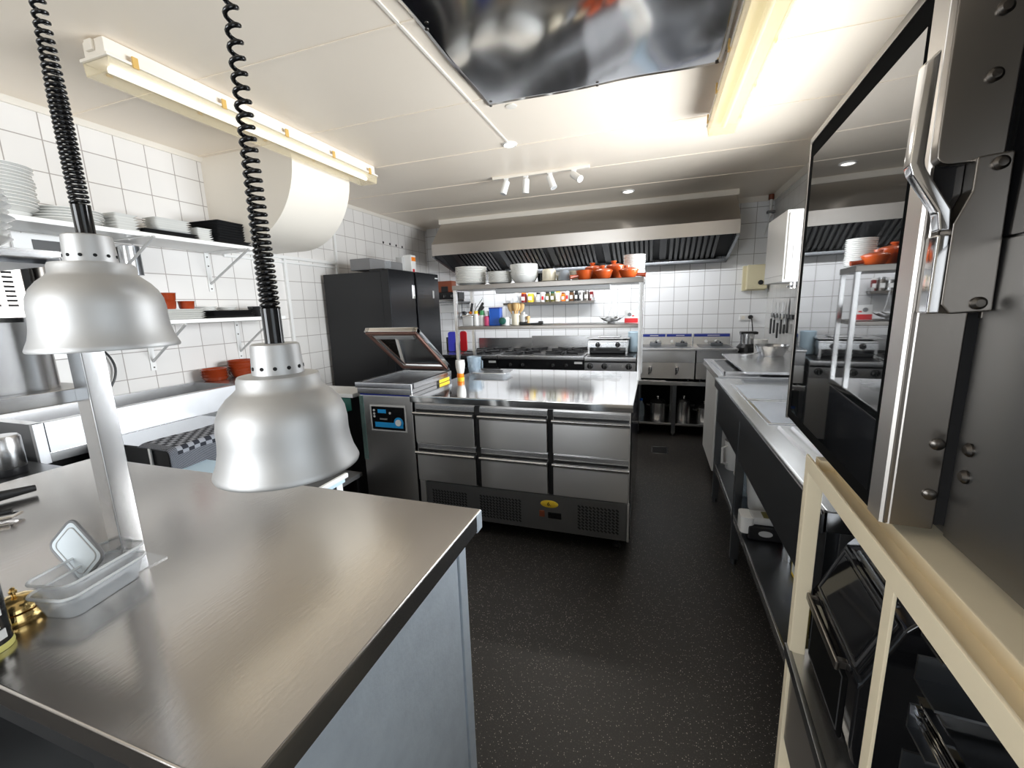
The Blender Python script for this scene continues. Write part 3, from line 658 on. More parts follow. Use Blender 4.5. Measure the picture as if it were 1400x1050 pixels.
# steel table with the fryers
TX0, TX1 = -.168, .985
t = thing('fryer_table', 'low stainless table with undershelf carrying the fryers', 'table', (.40, 5.0, 0))
part(t, 'table_top', MB().box(TX0, TX1, 4.66, 5.34, .560, .602, .003), M['steel'])
part(t, 'undershelf', MB().box(TX0 + .01, TX1 - .01, 4.69, 5.32, .118, .142, .002), M['steel'])
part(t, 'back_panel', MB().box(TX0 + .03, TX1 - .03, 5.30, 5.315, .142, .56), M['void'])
for x in (TX0 + .02, .225, TX1 - .03):
    for y in (4.68, 5.28): part(t, 'leg', MB().box(x - .02, x + .02, y, y + .04, .03, .562, .002).cyl((x, y + .02, 0), (x, y + .02, .035), .014, 12), M['steel_dark'])
def fryer(name, label, x0, x1, bands, taps, baskets):
    t = thing(name, label, 'fryer', ((x0 + x1) / 2, 4.98, .602))
    part(t, 'body', MB().box(x0, x1, 4.70, 5.25, .628, .925, .003), M['steel_v'])
    part(t, 'upper_front', MB().box(x0, x1, 4.690, 4.702, .800, .930, .002), M['steel'])
    part(t, 'basin_rim', MB().box(x0 - .006, x1 + .006, 4.675, 5.20, .925, .950, .004), M['steel'])
    part(t, 'oil_well', MB().box(x0 + .03, x1 - .03, 4.76, 5.12, .948, .953), M['steel_dark'])
    part(t, 'head_box', MB().prism([(5.16, .95), (5.18, 1.062), (5.26, 1.066), (5.26, .95)], 'x', x0, x1), M['steel'])
    for bx0, bx1 in bands:
        bnd = part(t, 'blue_band', MB().prism([(5.1735, 1.034), (5.177, 1.062), (5.184, 1.0655), (5.184, 1.034)], 'x', bx0, bx1), M['navy'])
        part(bnd, 'print_mark', MB().box(bx0 + .38 * (bx1 - bx0), bx0 + .72 * (bx1 - bx0), 5.1725, 5.176, 1.046, 1.052), M['white'])
    for i, bx in enumerate(baskets):
        part(t, 'basket_handle', MB().tube([(bx, 5.05, .965), (bx, 4.98, .995), (bx + .004, 4.90, 1.01), (bx + .01, 4.78, 1.005)], .009, 8), M['black'])
        part(t, 'frying_basket', MB().box(bx - .06, bx + .06, 4.95, 5.13, .951, .985, .004), M['steel_dark'])
    for q in (x0 + .35 * (x1 - x0), x0 + .62 * (x1 - x0)):
        part(t, 'thermostat', MB().cyl((q, 5.165, .985), (q, 5.145, .985), .016, 16), M['white'])
    for x in taps:
        tp = part(t, 'drain_tap', MB().cyl((x, 4.70, .735), (x, 4.655, .735), .016, 14).lathe([(.020, .735 - .02), (.020, .755), (.012, .76), (0, .76)], (x, 4.655, 0), 16).cyl((x, 4.655, .69), (x, 4.655, .72), .010, 12), M['chrome'])
        part(tp, 'tap_lever', MB().tube([(x, 4.65, .745), (x - .004, 4.635, .72), (x - .012, 4.63, .68)], .007, 8), M['black'])
    for x in (x0 + .05, x1 - .05):
        for y in (4.75, 5.2): part(t, 'foot', MB().cyl((x, y, .602), (x, y, .63), .018, 12), M['black'])
    return t
fryer('deep_fryer', 'wide double deep fryer with two drain taps on the low table', -.150, .412, ((-.145, .125), (.140, .405)), (-.028, .238), (.02, .29))
fryer('deep_fryer', 'single deep fryer at the right end of the low table', .425, .800, ((.432, .795),), (.60,), (.64,))
solo('steel_strip', MB().box(-.16, .16, -.02, .02, 0, .008, .003), M['steel_white'], 'narrow bright steel strip lying on the low table under the fryers', 'steel strip', (-.03, 4.69, .6025))
def pot(name, label, x, y, r, h, lid, z=.1425, extra=None):
    t = thing(name, label, 'pot', (x, y, z))
    part(t, 'body', MB().lathe([(0, 0), (r * .94, 0), (r, .012), (r, h), (r * 1.03, h + .003), (r * .97, h + .004), (r * .96, h - .01)], (x, y, z), 36), M['steel'])
    if lid: part(t, 'lid', MB().lathe([(r * 1.02, h + .002), (r * 1.02, h + .010), (r * .7, h + .034), (.02, h + .042), (0, h + .042)], (x, y, z), 32), M[lid])
    k = part(t, 'lid_knob', MB().lathe([(.012, h + .04), (.008, h + .052), (.018, h + .062), (.014, h + .072), (0, h + .074)], (x, y, z), 18), M['chrome'])
    for sx in (-1, 1): part(t, 'handle', MB().tube([(x + sx * r, y - .03, z + h * .82), (x + sx * (r + .035), y - .025, z + h * .83), (x + sx * (r + .035), y + .025, z + h * .83), (x + sx * r, y + .03, z + h * .82)], .007, 8), M['black'])
    return t
pot('pressure_cooker', 'steel pressure cooker with black lid on the undershelf, left of the table leg', .066, 4.87, .082, .185, 'black')
pot('steel_pot', 'tall narrow steel pot with knobbed lid right of the table leg', .335, 4.87, .072, .20, 'steel')
pot('steel_pot', 'low wide steel pot with dark lid at the right end of the undershelf', .545, 4.86, .078, .15, 'black')
t = thing('water_bottle', 'clear bluish bottle at the left end of the undershelf', 'bottle', (-.115, 4.85, .1425))
part(t, 'body', MB().lathe([(0, 0), (.035, 0), (.038, .01), (.038, .15), (.016, .19), (.016, .205)], (-.115, 4.85, .1425), 24), M['bluepl'])
part(t, 'cap', MB().lathe([(.018, .203), (.018, .225), (0, .226)], (-.115, 4.85, .1425), 18), M['blue'])

# spice shelf on the back wall
t = thing('spice_shelf', 'narrow steel wall shelf holding the spice jars', 'shelf', (-1.26, 5.30, 1.45))
part(t, 'board', MB().prism([(5.21, 1.446), (5.21, 1.476), (5.345, 1.476), (5.345, 1.466), (5.22, 1.466), (5.22, 1.446)], 'x', -1.86, -.70), M['shelfedge'])
for x in (-1.82, -.72): part(t, 'end_bracket', MB().box(x - .012, x + .012, 5.215, 5.347, 1.448, 1.51, .002), M['grey_l'])
def spice(label, x, w, h, body, cap, square=False):
    t = thing('spice_jar', label, 'jar', (x, 5.27, 1.4765), group=None)
    if square: part(t, 'body', MB().rbox(x, 5.27, w / 2, .035, 1.4765, 1.4765 + h * .84, .008), M[body])
    else: part(t, 'body', MB().lathe([(0, 0), (w / 2, .0), (w / 2, h * .80), (w * .40, h * .84)], (x, 5.27, 1.4765), 22), M[body])
    part(t, 'cap', MB().lathe([(w * .42, h * .82), (w * .42, h), (0, h)], (x, 5.27, 1.4765), 22), M[cap])
    part(t, 'sticker', MB().box(x - w * .30, x + w * .30, 5.27 - w / 2 - .0035 if not square else 5.233, 5.27 - w * .36, 1.4765 + h * .2, 1.4765 + h * .55), M['white' if body != 'white' else 'red'])
    t['group'] = 'jars on the spice shelf'
spice('leftmost jar on the spice shelf, pale with a white cap', -1.70, .082, .125, 'clearpl', 'white', True)
spice('dark red jar with orange cap, second from left on the spice shelf', -1.598, .070, .130, 'dkred', 'orange')
spice('white jar with yellow cap and red base, third on the spice shelf', -1.505, .078, .130, 'yellow', 'white')
spice('jar with a dark lid and pale body, fourth from left on the spice shelf', -1.405, .060, .115, 'grey_l', 'black')
spice('slim all-white jar left of the olive jars on the spice shelf', -1.345, .042, .125, 'white', 'white')
spice('dark olive jar, sixth from left on the spice shelf', -1.285, .056, .122, 'olive', 'black')
spice('olive green jar with bluish label, seventh on the spice shelf', -1.220, .058, .122, 'olive', 'green_d')
spice('cream jar with yellow side near the middle of the spice shelf', -1.150, .062, .128, 'creamware', 'yellow')
spice('orange spice jar right of the cream jar on the spice shelf', -1.085, .050, .105, 'orange', 'brown')
spice('slim white jar right of the orange jar on the spice shelf', -1.034, .038, .130, 'white', 'white')
spice('brown spice jar, fifth from right on the spice shelf', -.980, .056, .125, 'spice', 'black')
spice('black jar, fourth from right on the spice shelf', -.920, .050, .125, 'black', 'black')
spice('steel shaker with white lid, third from right on the spice shelf', -.860, .062, .122, 'steel', 'white')
spice('warm grey steel shaker, second from right on the spice shelf', -.795, .066, .128, 'steel_warm', 'steel')
spice('rightmost jar on the spice shelf, dark red with white cap', -.735, .046, .124, 'dkred', 'white')
# left part of the back wall: appliance shelf, hanging tools, boards
t = thing('wall_shelf', 'small steel wall shelf beside the black fridge', 'shelf', (-2.58, 5.25, 1.54))
part(t, 'board', MB().box(-2.86, -2.36, 5.10, 5.346, 1.515, 1.548, .003), M['steel'])
part(t, 'hook_rail', MB().box(-2.86, -2.33, 5.33, 5.347, 1.485, 1.50), M['steel'])
t = thing('countertop_appliance', 'dark countertop appliance with dials on the small wall shelf', 'appliance', (-2.66, 5.23, 1.548))
part(t, 'body', MB().box(-2.84, -2.46, 5.15, 5.33, 1.549, 1.64, .006), M['black'])
for x in (-2.76, -2.66, -2.55): knob_front(t, x, 5.15, 1.59, .02)
t = thing('food_package', 'pinkish package standing on the dark appliance by the fridge', 'package', (-2.68, 5.24, 1.6405))
part(t, 'body', MB().box(-2.80, -2.56, 5.17, 5.31, 1.641, 1.79, .01), M['brown'])
part(t, 'dark_band', MB().box(-2.72, -2.62, 5.165, 5.315, 1.641, 1.72, .006), M['black'])
t = thing('wall_dispenser', 'white dispenser on the tiles under the small wall shelf', 'dispenser', (-2.68, 5.33, 1.42))
part(t, 'body', MB().box(-2.84, -2.52, 5.30, 5.345, 1.37, 1.478, .01), M['white'])
def ladle(label, x, r, mat):
    t = thing('ladle', label, 'ladle', (x, 5.325, 1.49), group='tools hanging under the wall shelf')
    part(t, 'handle', MB().tube([(x, 5.325, 1.492), (x, 5.318, 1.47), (x, 5.316, 1.34 + r)], .006, 8), M['steel'])
    part(t, 'bowl', MB().lathe([(0, -r * .5), (r * .6, -r * .38), (r, 0), (r * .94, 0), (r * .55, -r * .32), (0, -r * .42)], (0, 0, 0), 24).xform(Matrix.Translation((x, 5.30, 1.335)) @ Matrix.Rotation(math.radians(70), 4, 'X')), M[mat])
ladle('dark ladle hanging leftmost under the small wall shelf', -2.47, .055, 'steel_dark')
ladle('steel ladle hanging second under the small wall shelf', -2.38, .05, 'steel')
ladle('bright skimmer hanging third under the small wall shelf', -2.30, .04, 'chrome')
t = thing('side_table', 'small steel side table between black fridge and gas range', 'table', (-2.48, 4.95, 0))
part(t, 'table_top', MB().box(-2.72, -2.27, 4.62, 5.33, .83, .87, .003), M['steel'])
part(t, 'cabinet', MB().box(-2.70, -2.29, 4.65, 5.32, .05, .83), M['black'])
for x in (-2.66, -2.33):
    for y in (4.70, 5.28): part(t, 'foot', MB().cyl((x, y, 0), (x, y, .05), .018, 12), M['black'])
t = thing('cutting_board', 'purple-blue cutting board standing on the small side table', 'cutting board', (-2.47, 4.95, .87))
part(t, 'board', MB().rbox(0, 0, .055, .13, 0, .012, .03).xform(Matrix.Translation((-2.485, 4.95, 1.002)) @ Matrix.Rotation(PI / 2, 4, 'X') @ Matrix.Rotation(math.radians(12), 4, 'Y')), M['purple'])
t = thing('cutting_board', 'red cutting board standing on the small side table', 'cutting board', (-2.36, 5.02, .87))
part(t, 'board', MB().rbox(0, 0, .05, .13, 0, .012, .03).xform(Matrix.Translation((-2.36, 5.03, 1.002)) @ Matrix.Rotation(PI / 2, 4, 'X') @ Matrix.Rotation(math.radians(-8), 4, 'Y')), M['red'])
t = thing('board_rack', 'dark stand holding the coloured cutting boards', 'rack', (-2.43, 5.0, .87))
part(t, 'base', MB().box(-2.56, -2.30, 4.93, 5.06, .8705, .876).box(-2.565, -2.55, 4.93, 5.06, .8705, 1.06).box(-2.43, -2.415, 4.93, 5.06, .8705, 1.0), M['black'])

# ------------------------------------------------------------------ sink line on the right
KX0, KX1, KY0, KY1 = .415, 1.150, 1.165, 3.175
t = thing('sink_unit', 'long stainless sink unit with two basins and ribbed drainer', 'sink', (.78, 2.17, 0))
tp = MB(); ZT = .900
B1 = (.490, 1.02, 2.50, 2.93); B2 = (.490, 1.02, 2.01, 2.45)
xs = [KX0, .49, 1.02, KX1]; ys = [KY0, 2.01, 2.45, 2.50, 2.93, KY1]
for i in range(3):
    for j in range(5):
        if i == 1 and j in (1, 3): continue
        tp.quad((xs[i], ys[j], ZT), (xs[i + 1], ys[j], ZT), (xs[i + 1], ys[j + 1], ZT), (xs[i], ys[j + 1], ZT))
bmesh.ops.remove_doubles(tp.bm, verts=tp.bm.verts[:], dist=1e-5)
for (x0, x1, y0, y1) in (B1, B2):
    dz = -.20
    c = [(x0, y0), (x1, y0), (x1, y1), (x0, y1)]; ci = [(x0 + .02, y0 + .02), (x1 - .02, y0 + .02), (x1 - .02, y1 - .02), (x0 + .02, y1 - .02)]
    for k in range(4):
        a, b = c[k], c[(k + 1) % 4]; a2, b2 = ci[k], ci[(k + 1) % 4]
        tp.quad((*a, ZT), (*b, ZT), (*b2, ZT + dz), (*a2, ZT + dz))
    tp.quad(*[(*p, ZT + dz) for p in ci])
tp.box(KX0, KX0 + .012, KY0, KY1, ZT - .052, ZT + .004, .003).box(KX0, KX1, KY0, KY0 + .012, ZT - .052, ZT + .004, .003).box(KX1 - .012, KX1, KY0, KY1, ZT - .05, ZT + .06)
part(t, 'worktop', tp, M['steel_white'], smooth=20)
part(t, 'apron', MB().box(KX0 - .003, KX0 + .004, KY0, KY1, ZT - .056, ZT - .006, .001), M['steel_dark'])
dr = MB()
for i in range(11):
    x = .515 + i * .048
    dr.prism([(x - .016, ZT), (x - .009, ZT + .010), (x + .009, ZT + .010), (x + .016, ZT)], 'y', 1.30, 1.95)
part(t, 'drainer_ribs', dr, M['steel_white'])
for (x0, x1, y0, y1) in (B1, B2):
    part(t, 'basin_rim', MB().box(x0 - .014, x0 + .002, y0 - .014, y1 + .014, ZT, ZT + .004, .0015).box(x1 - .002, x1 + .014, y0 - .014, y1 + .014, ZT, ZT + .004, .0015).box(x0, x1, y0 - .014, y0 + .002, ZT, ZT + .004, .0015).box(x0, x1, y1 - .002, y1 + .014, ZT, ZT + .004, .0015), M['chrome'])
for (x0, x1, y0, y1) in (B1, B2): part(t, 'drain', MB().lathe([(.04, 0), (.04, .004), (.03, .001), (0, .001)], ((x0 + x1) / 2, (y0 + y1) / 2, ZT - .199), 24), M['chrome'])
for y0, y1 in ((2.385, 3.13), (1.21, 2.365)): part(t, 'front_panel', MB().box(.434, .446, y0, y1, .612, .848, .002), M['steel_dark'])
for y in (KY0 + .02, 2.355, 3.125):
    for x in (.432, 1.10):
        part(t, 'leg', MB().box(x, x + .04, y, y + .035, .03, .85, .002).cyl((x + .02, y + .0175, 0), (x + .02, y + .0175, .035), .016, 12), M['steel_dark'])
part(t, 'undershelf', MB().box(.440, 1.13, KY0 + .01, 3.15, .262, .292, .003), M['steel_dark'])
part(t, 'shelf_edge', MB().box(.434, .442, KY0 + .005, 3.155, .258, .296, .002), M['steel'])
part(t, 'end_panel', MB().box(.46, 1.12, KY0 + .008, KY0 + .016, .30, .85), M['steel_grey'])
part(t, 'drain_pipe', MB().tube([(.60, 1.99, .615), (.60, 1.985, .50), (.60, 1.98, .40), (.60, 1.98, .2935)], .032, 24), M['steel_white'])
zs = .2925
def jug(label, x, y, w, h, mat, handle=True):
    t = thing('measuring_jug', label, 'jug', (x, y, zs))
    part(t, 'body', MB().lathe([(0, 0), (w * .8, 0), (w * .84, .006), (w, h), (w * .96, h), (w * .8, .01), (0, .008)], (x, y, zs), 24), M[mat])
    if handle: part(t, 'handle', MB().tube([(x - w * .8, y - w * .5, zs + h * .85), (x - w * 1.3, y - w * .9, zs + h * .8), (x - w * 1.25, y - w * .9, zs + h * .3), (x - w * .75, y - w * .5, zs + h * .2)], .008, 8), M[mat])
jug('white plastic jug with handle on the sink undershelf', .55, 3.06, .070, .20, 'white')
t = thing('cutting_board', 'white cutting board leaning on the sink undershelf beside the jug', 'cutting board', (.53, 2.86, zs))
part(t, 'board', MB().box(-.006, .006, -.10, .10, 0, .30, .006).xform(Matrix.Translation((.53, 2.86, zs + .002)) @ Matrix.Rotation(math.radians(18), 4, 'Y')), M['white'])
t = thing('storage_tub', 'translucent bluish tub standing on the sink undershelf near the middle leg', 'tub', (.555, 2.655, zs))
part(t, 'body', MB().rbox(.555, 2.655, .07, .065, zs, zs + .26, .02, taper=.012, topcap=False), M['bluepl'], solid=.003)
part(t, 'rim', MB().rbox(.555, 2.655, .075, .07, zs + .255, zs + .265, .022), M['bluepl'])
t = thing('white_bucket', 'white bucket on the sink undershelf behind the middle leg', 'bucket', (.60, 2.47, zs))
part(t, 'body', MB().lathe([(0, 0), (.075, 0), (.095, .20), (.10, .205), (.092, .205), (.073, .01), (0, .006)], (.60, 2.47, zs), 28), M['white'])
t = thing('kitchen_machine', 'grey and black electric kitchen machine lying on the sink undershelf', 'machine', (.55, 2.15, zs))
part(t, 'body', MB().box(.455, .66, 2.105, 2.195, zs + .001, zs + .075, .012), M['black'])
part(t, 'upper_housing', MB().box(.47, .64, 2.115, 2.205, zs + .075, zs + .115, .012), M['grey_l'])
part(t, 'white_head', MB().rbox(.455, 2.16, .03, .05, zs + .03, zs + .11, .02), M['white'])
part(t, 'badge', MB().lathe([(.03, 0), (.03, .003), (0, .003)], (0, 0, 0), 24, 1, .5).xform(Matrix.Translation((.53, 2.106, zs + .04)) @ Matrix.Rotation(PI / 2, 4, 'X')), M['grey_l'])
part(t, 'red_switch', MB().box(.60, .63, 2.102, 2.108, zs + .03, zs + .055, .002), M['red'])
part(t, 'yellow_label', MB().box(.52, .58, 2.12, 2.18, zs + .1145, zs + .1175), M['olive'])
t = thing('soap_carton', 'yellow-edged carton with blue and white print at the near end of the sink undershelf', 'carton', (.60, 1.79, zs))
part(t, 'box', MB().box(.575, .655, 1.71, 1.87, zs + .001, zs + .19, .003), M['yellow'])
part(t, 'white_print', MB().box(.5735, .576, 1.722, 1.858, zs + .02, zs + .165), M['white'])
part(t, 'blue_print', MB().prism([(1.74, zs + .03), (1.81, zs + .03), (1.83, zs + .09), (1.79, zs + .15), (1.76, zs + .12), (1.77, zs + .08)], 'x', .572, .5745), M['blue'])
# white under-counter fridge with a slab and steel sheets on top
t = thing('undercounter_fridge', 'white under-counter fridge at the far end of the sink', 'fridge', (.82, 3.80, 0))
part(t, 'cabinet', MB().box(.505, 1.12, 3.47, 4.14, .085, .858, .006), M['white'])
part(t, 'door', MB().box(.462, .504, 3.475, 4.135, .10, .852, .008), M['white'])
for x in (.55, 1.07):
    for y in (3.53, 4.08): part(t, 'foot', MB().cyl((x, y, 0), (x, y, .088), .02, 12), M['black'])
t = thing('counter_slab', 'pale steel worktop slab lying over the white under-counter fridge', 'worktop', (.79, 3.7, .86))
part(t, 'slab', MB().box(.435, 1.15, 3.19, 4.16, .8595, .910, .004), M['steel_white'])
t = thing('corner_cabinet', 'dark corner table behind the white under-counter fridge', 'table', (.99, 4.75, 0))
part(t, 'table_top', MB().box(.82, 1.155, 4.19, 5.34, .872, .908, .003), M['steel_dark'])
part(t, 'body', MB().box(.99, 1.14, 4.2, 5.30, .02, .872), M['black'])
for y in (4.25, 5.1): part(t, 'leg', MB().box(1.0, 1.04, y, y + .04, 0, .03), M['black'])
def sheet_tray(label, x0, x1, y0, y1, z, mat):
    t = thing('baking_sheet', label, 'baking tray', ((x0 + x1) / 2, (y0 + y1) / 2, z))
    part(t, 'sheet', MB().box(x0 + .012, x1 - .012, y0 + .012, y1 - .012, z + .001, z + .006), M[mat])
    part(t, 'rim', MB().box(x0, x1, y0, y0 + .014, z, z + .022, .003).box(x0, x1, y1 - .014, y1, z, z + .022, .003).box(x0, x0 + .014, y0, y1, z, z + .022, .003).box(x1 - .014, x1, y0, y1, z, z + .022, .003), M['steel'])
sheet_tray('small steel tray lying half under the large steel plate', .478, .72, 3.27, 3.98, .9105, 'steel_dark')
t = thing('steel_plate', 'large flat stainless plate on the slab beside the sink', 'steel plate', (.86, 3.7, .934))
part(t, 'plate', MB().box(.590, 1.145, 3.15, 4.22, .9335, .952, .005), M['steel_white'])
t = thing('conical_pan', 'wide conical steel pan with flat handle on the large steel plate', 'pan', (.945, 4.08, .9525))
part(t, 'body', MB().lathe([(0, 0), (.088, 0), (.094, .006), (.128, .086), (.133, .088), (.128, .091), (.122, .086), (.088, .010), (0, .008)], (.952, 4.085, .9525), 40), M['steel_white'])
part(t, 'handle', MB().prism([(-.012, 0), (.012, 0), (.016, .16), (.0, .17), (-.016, .16)], 'z', 0, .004).xform(Matrix.Translation((.86, 4.03, .985)) @ Matrix.Rotation(math.radians(105), 4, 'Z') @ Matrix.Rotation(math.radians(-8), 4, 'X')), M['steel'])
t = thing('food_processor', 'steel machine with white jug and black plug lead in the back corner', 'food processor', (.90, 4.78, .908))
part(t, 'base', MB().lathe([(0, 0), (.095, 0), (.095, .05), (.07, .08), (0, .08)], (.90, 4.80, .9085), 28), M['black'])
part(t, 'jar', MB().lathe([(.055, .075), (.062, .08), (.068, .185), (0, .185)], (.895, 4.80, .9085), 28), M['steel'])
part(t, 'lid', MB().box(.83, .985, 4.75, 4.85, 1.085, 1.112, .008), M['black'])
part(t, 'white_jug', MB().lathe([(0, 0), (.055, 0), (.062, .13), (.056, .132), (0, .11)], (1.0, 4.70, .9085), 24), M['white'])
t = thing('wall_socket', 'double white wall socket left of the black plug on the back wall', 'socket', (.955, 5.345, 1.23))
part(t, 'plate', MB().box(.905, 1.035, 5.334, 5.349, 1.20, 1.262, .005), M['white'])
part(t, 'insert', MB().cyl((.94, 5.330, 1.231), (.94, 5.336, 1.231), .02, 20), M['white_warm'])
t = thing('power_plug', 'black plug with hanging cable in the back wall socket', 'plug', (1.012, 5.32, 1.235))
part(t, 'plug', MB().lathe([(.024, 0), (.024, .02), (.016, .032), (0, .034)], (0, 0, 0), 20).xform(Matrix.Translation((1.012, 5.330, 1.237)) @ Matrix.Rotation(PI / 2, 4, 'X')), M['black'])
part(t, 'cable', MB().tube([(1.012, 5.30, 1.235), (1.018, 5.28, 1.21), (1.02, 5.22, 1.12), (1.01, 5.10, 1.0), (.98, 4.95, .93)], .006, 8), M['black'])
# boiler, beige box, pipe, knives
t = thing('wall_boiler', 'white box-shaped water boiler high on the right wall', 'boiler', (1.0, 3.8, 1.54))
part(t, 'casing', MB().box(.853, 1.160, 3.535, 4.065, 1.545, 2.035, .008), M['white'])
part(t, 'front_seam', MB().box(.851, .8535, 3.545, 4.055, 1.59, 1.594), M['grey_l'])
part(t, 'side_frame', MB().box(.87, 1.03, 3.526, 3.536, 1.56, 2.015, .003), M['white'])
part(t, 'side_slot', MB().box(.955, .972, 3.522, 3.528, 1.58, 1.92, .002), M['black'])
part(t, 'side_print', MB().box(.905, .945, 3.523, 3.527, 1.68, 1.80), M['grey_l'])
for y in (3.60, 3.68): part(t, 'valve', MB().cyl((.95, y, 1.50), (.95, y, 1.546), .011, 12).cyl((.925, y, 1.515), (.975, y, 1.515), .008, 10), M['chrome'])
t = thing('junction_box', 'aged cream control box with round dark knob on the back wall', 'control box', (1.0, 5.3, 1.66))
part(t, 'case', MB().box(.935, 1.135, 5.235, 5.348, 1.535, 1.795, .012), M['cream_box'])
part(t, 'backplate', MB().box(.905, 1.13, 5.30, 5.349, 1.525, 1.79, .004), M['cream_box'])
part(t, 'dial', MB().cyl((1.068, 5.222, 1.606), (1.068, 5.238, 1.606), .025, 24), M['black'])
t = thing('wall_pipe', 'short capped pipe with brown cap high in the back right corner', 'pipe', (1.13, 5.28, 2.38))
part(t, 'pipe', MB().cyl((1.115, 5.27, 2.28), (1.115, 5.27, 2.46), .013, 14).tube([(1.115, 5.27, 2.30), (1.11, 5.28, 2.24), (1.095, 5.30, 2.16), (1.09, 5.33, 2.10)], .006, 8), M['white'])
part(t, 'cap', MB().cyl((1.115, 5.27, 2.445), (1.115, 5.27, 2.495), .026, 18), M['brown'])
part(t, 'bracket', MB().box(1.085, 1.155, 5.24, 5.30, 2.31, 2.335, .003), M['grey'])
t = thing('magnet_strip', 'dark magnetic strip holding the knives on the right wall', 'knife rack', (1.16, 4.65, 1.27))
part(t, 'bar', MB().box(1.140, 1.165, 4.30, 5.02, 1.245, 1.285, .003), M['black'])
def knife(label, y, zb, zt, wide, gz=None, black=False):
    t = thing('kitchen_knife', label, 'knife', (1.134, y, zt), group='knives on the magnetic strip')
    zm = zb + (zt - zb) * .42
    part(t, 'blade', MB().prism([(y - wide * .5, zm), (y + wide * .5, zm), (y + wide * .5, zt - .09), (y + wide * .05, zt), (y - wide * .3, zt - .03), (y - wide * .5, zt - .12)], 'x', 1.1365, 1.1398), M['black' if black else 'chrome'])
    part(t, 'handle', MB().box(1.126, 1.1398, y - .017, y + .017, zb, zm + .004, .005), M['black'])
knife('kitchen knife farthest from the camera on the magnetic strip', 4.965, 1.075, 1.44, .022)
knife('slim kitchen knife, second from the back corner on the strip', 4.84, 1.09, 1.40, .03)
knife('kitchen knife hanging lowest, third from the back corner', 4.715, 1.05, 1.395, .028)
knife('broad chef knife, fourth from the back corner on the strip', 4.60, 1.10, 1.415, .045)
knife('short paring knife, fifth from the back corner on the strip', 4.495, 1.11, 1.30, .026)
knife('black-bladed knife nearest the camera on the magnetic strip', 4.40, 1.12, 1.43, .05, black=True)
t = thing('floor_drain', 'small rectangular floor drain with bright metal frame', 'floor drain', (.09, 4.18, 0))
part(t, 'frame', MB().box(.008, .165, 4.075, 4.09, 0, .003).box(.008, .165, 4.275, 4.29, 0, .003).box(.008, .022, 4.075, 4.29, 0, .003).box(.151, .165, 4.075, 4.29, 0, .003), M['steel'])
part(t, 'grate', MB().box(.022, .151, 4.09, 4.275, 0, .0015), M['black'])
# ------------------------------------------------------------------ crockery on the gantry
def plate_mesh(r, h=.016, foot=.6):
    return MB().lathe([(0, .002), (r * foot, .002), (r * foot, 0), (r * foot + .004, 0), (r * (foot + .1), .004), (r * .97, h), (r, h + .001), (r * .99, h + .004), (r * .95, h + .003), (r * (foot + .05), .008), (0, .007)], n=40).mesh('plate', M['porcelain'])
def bowl_mesh(r, rb, h, mat='porcelain'):
    return MB().lathe([(0, .003), (rb * .9, .003), (rb * .9, 0), (rb, 0), (rb + (r - rb) * .55, h * .4), (r * .945, h * .86), (r, h), (r * .985, h + .001), (r * .945 - .003, h * .86), (rb + (r - rb) * .55 - .003, h * .42), (rb * .9, .007), (0, .006)], n=40).mesh('bowl', M[mat])
ZU, ZL = 1.6005, 1.2885
stack('dinner_plate', plate_mesh(.126, .020, .62), 11, -1.393, 3.165, ZU, .0118, 'deep white plate, {o} in the leftmost pile on the gantry top shelf', 'plate', 'leftmost plate pile on the gantry')
stack('side_plate', plate_mesh(.097, .016, .6), 8, -1.150, 3.165, ZU, .0108, 'smaller white plate, {o} in the second pile on the gantry top shelf', 'plate', 'second plate pile on the gantry')
stack('soup_bowl', bowl_mesh(.106, .066, .058), 9, -.950, 3.16, ZU, .0100, 'white soup bowl, {o} in the bowl pile on the gantry top shelf', 'bowl', 'bowl pile on the gantry')
stack('ribbed_plate', plate_mesh(.078, .014, .6), 14, -.150, 3.270, ZU, .0115, 'white plate, {o} in the tall right-end pile behind the terracotta', 'plate', 'tall plate pile at the right end of the gantry')
t = thing('black_mug', 'black mug with handle beside the bowl pile on the gantry', 'mug', (-.835, 3.10, ZU))
part(t, 'body', MB().lathe([(0, 0), (.026, 0), (.030, .075), (.027, .075), (.024, .006), (0, .005)], (-.838, 3.24, ZU), 24), M['slate'])
part(t, 'handle', MB().tube([(-.812, 3.24, ZU + .06), (-.795, 3.24, ZU + .055), (-.795, 3.24, ZU + .025), (-.812, 3.24, ZU + .018)], .005, 8), M['slate'])
t = thing('cream_crock', 'cream stoneware crock standing upside down on a saucer on the gantry', 'crock', (-.757, 3.16, ZU))
part(t, 'crock', MB().lathe([(.050, .016), (.052, .03), (.050, .085), (.042, .095), (0, .096)], (-.757, 3.16, ZU), 32), M['creamware'])
part(t, 'saucer', MB().lathe([(0, 0), (.045, 0), (.056, .012), (.055, .016), (0, .015)], (-.757, 3.16, ZU), 32), M['creamware'])
solo('white_cup', MB().lathe([(0, 0), (.026, 0), (.034, .055), (.031, .055), (.024, .006), (0, .005)], n=28), M['porcelain'], 'small white cup half hidden between cream crock and grey cup', 'cup', (-.690, 3.245, ZU))
solo('grey_cup', MB().lathe([(.047, 0), (.046, .02), (.036, .072), (.030, .078), (0, .079)], n=28), M['greyware'], 'blue-grey cup standing upside down right of the cream crock', 'cup', (-.638, 3.14, ZU))
solo('beige_bowl', bowl_mesh and MB().lathe([(0, 0), (.03, 0), (.045, .03), (.056, .075), (.053, .076), (.04, .03), (0, .008)], n=32), M['creamware'], 'beige bowl left of the terracotta casseroles on the gantry', 'bowl', (-.560, 3.22, ZU))
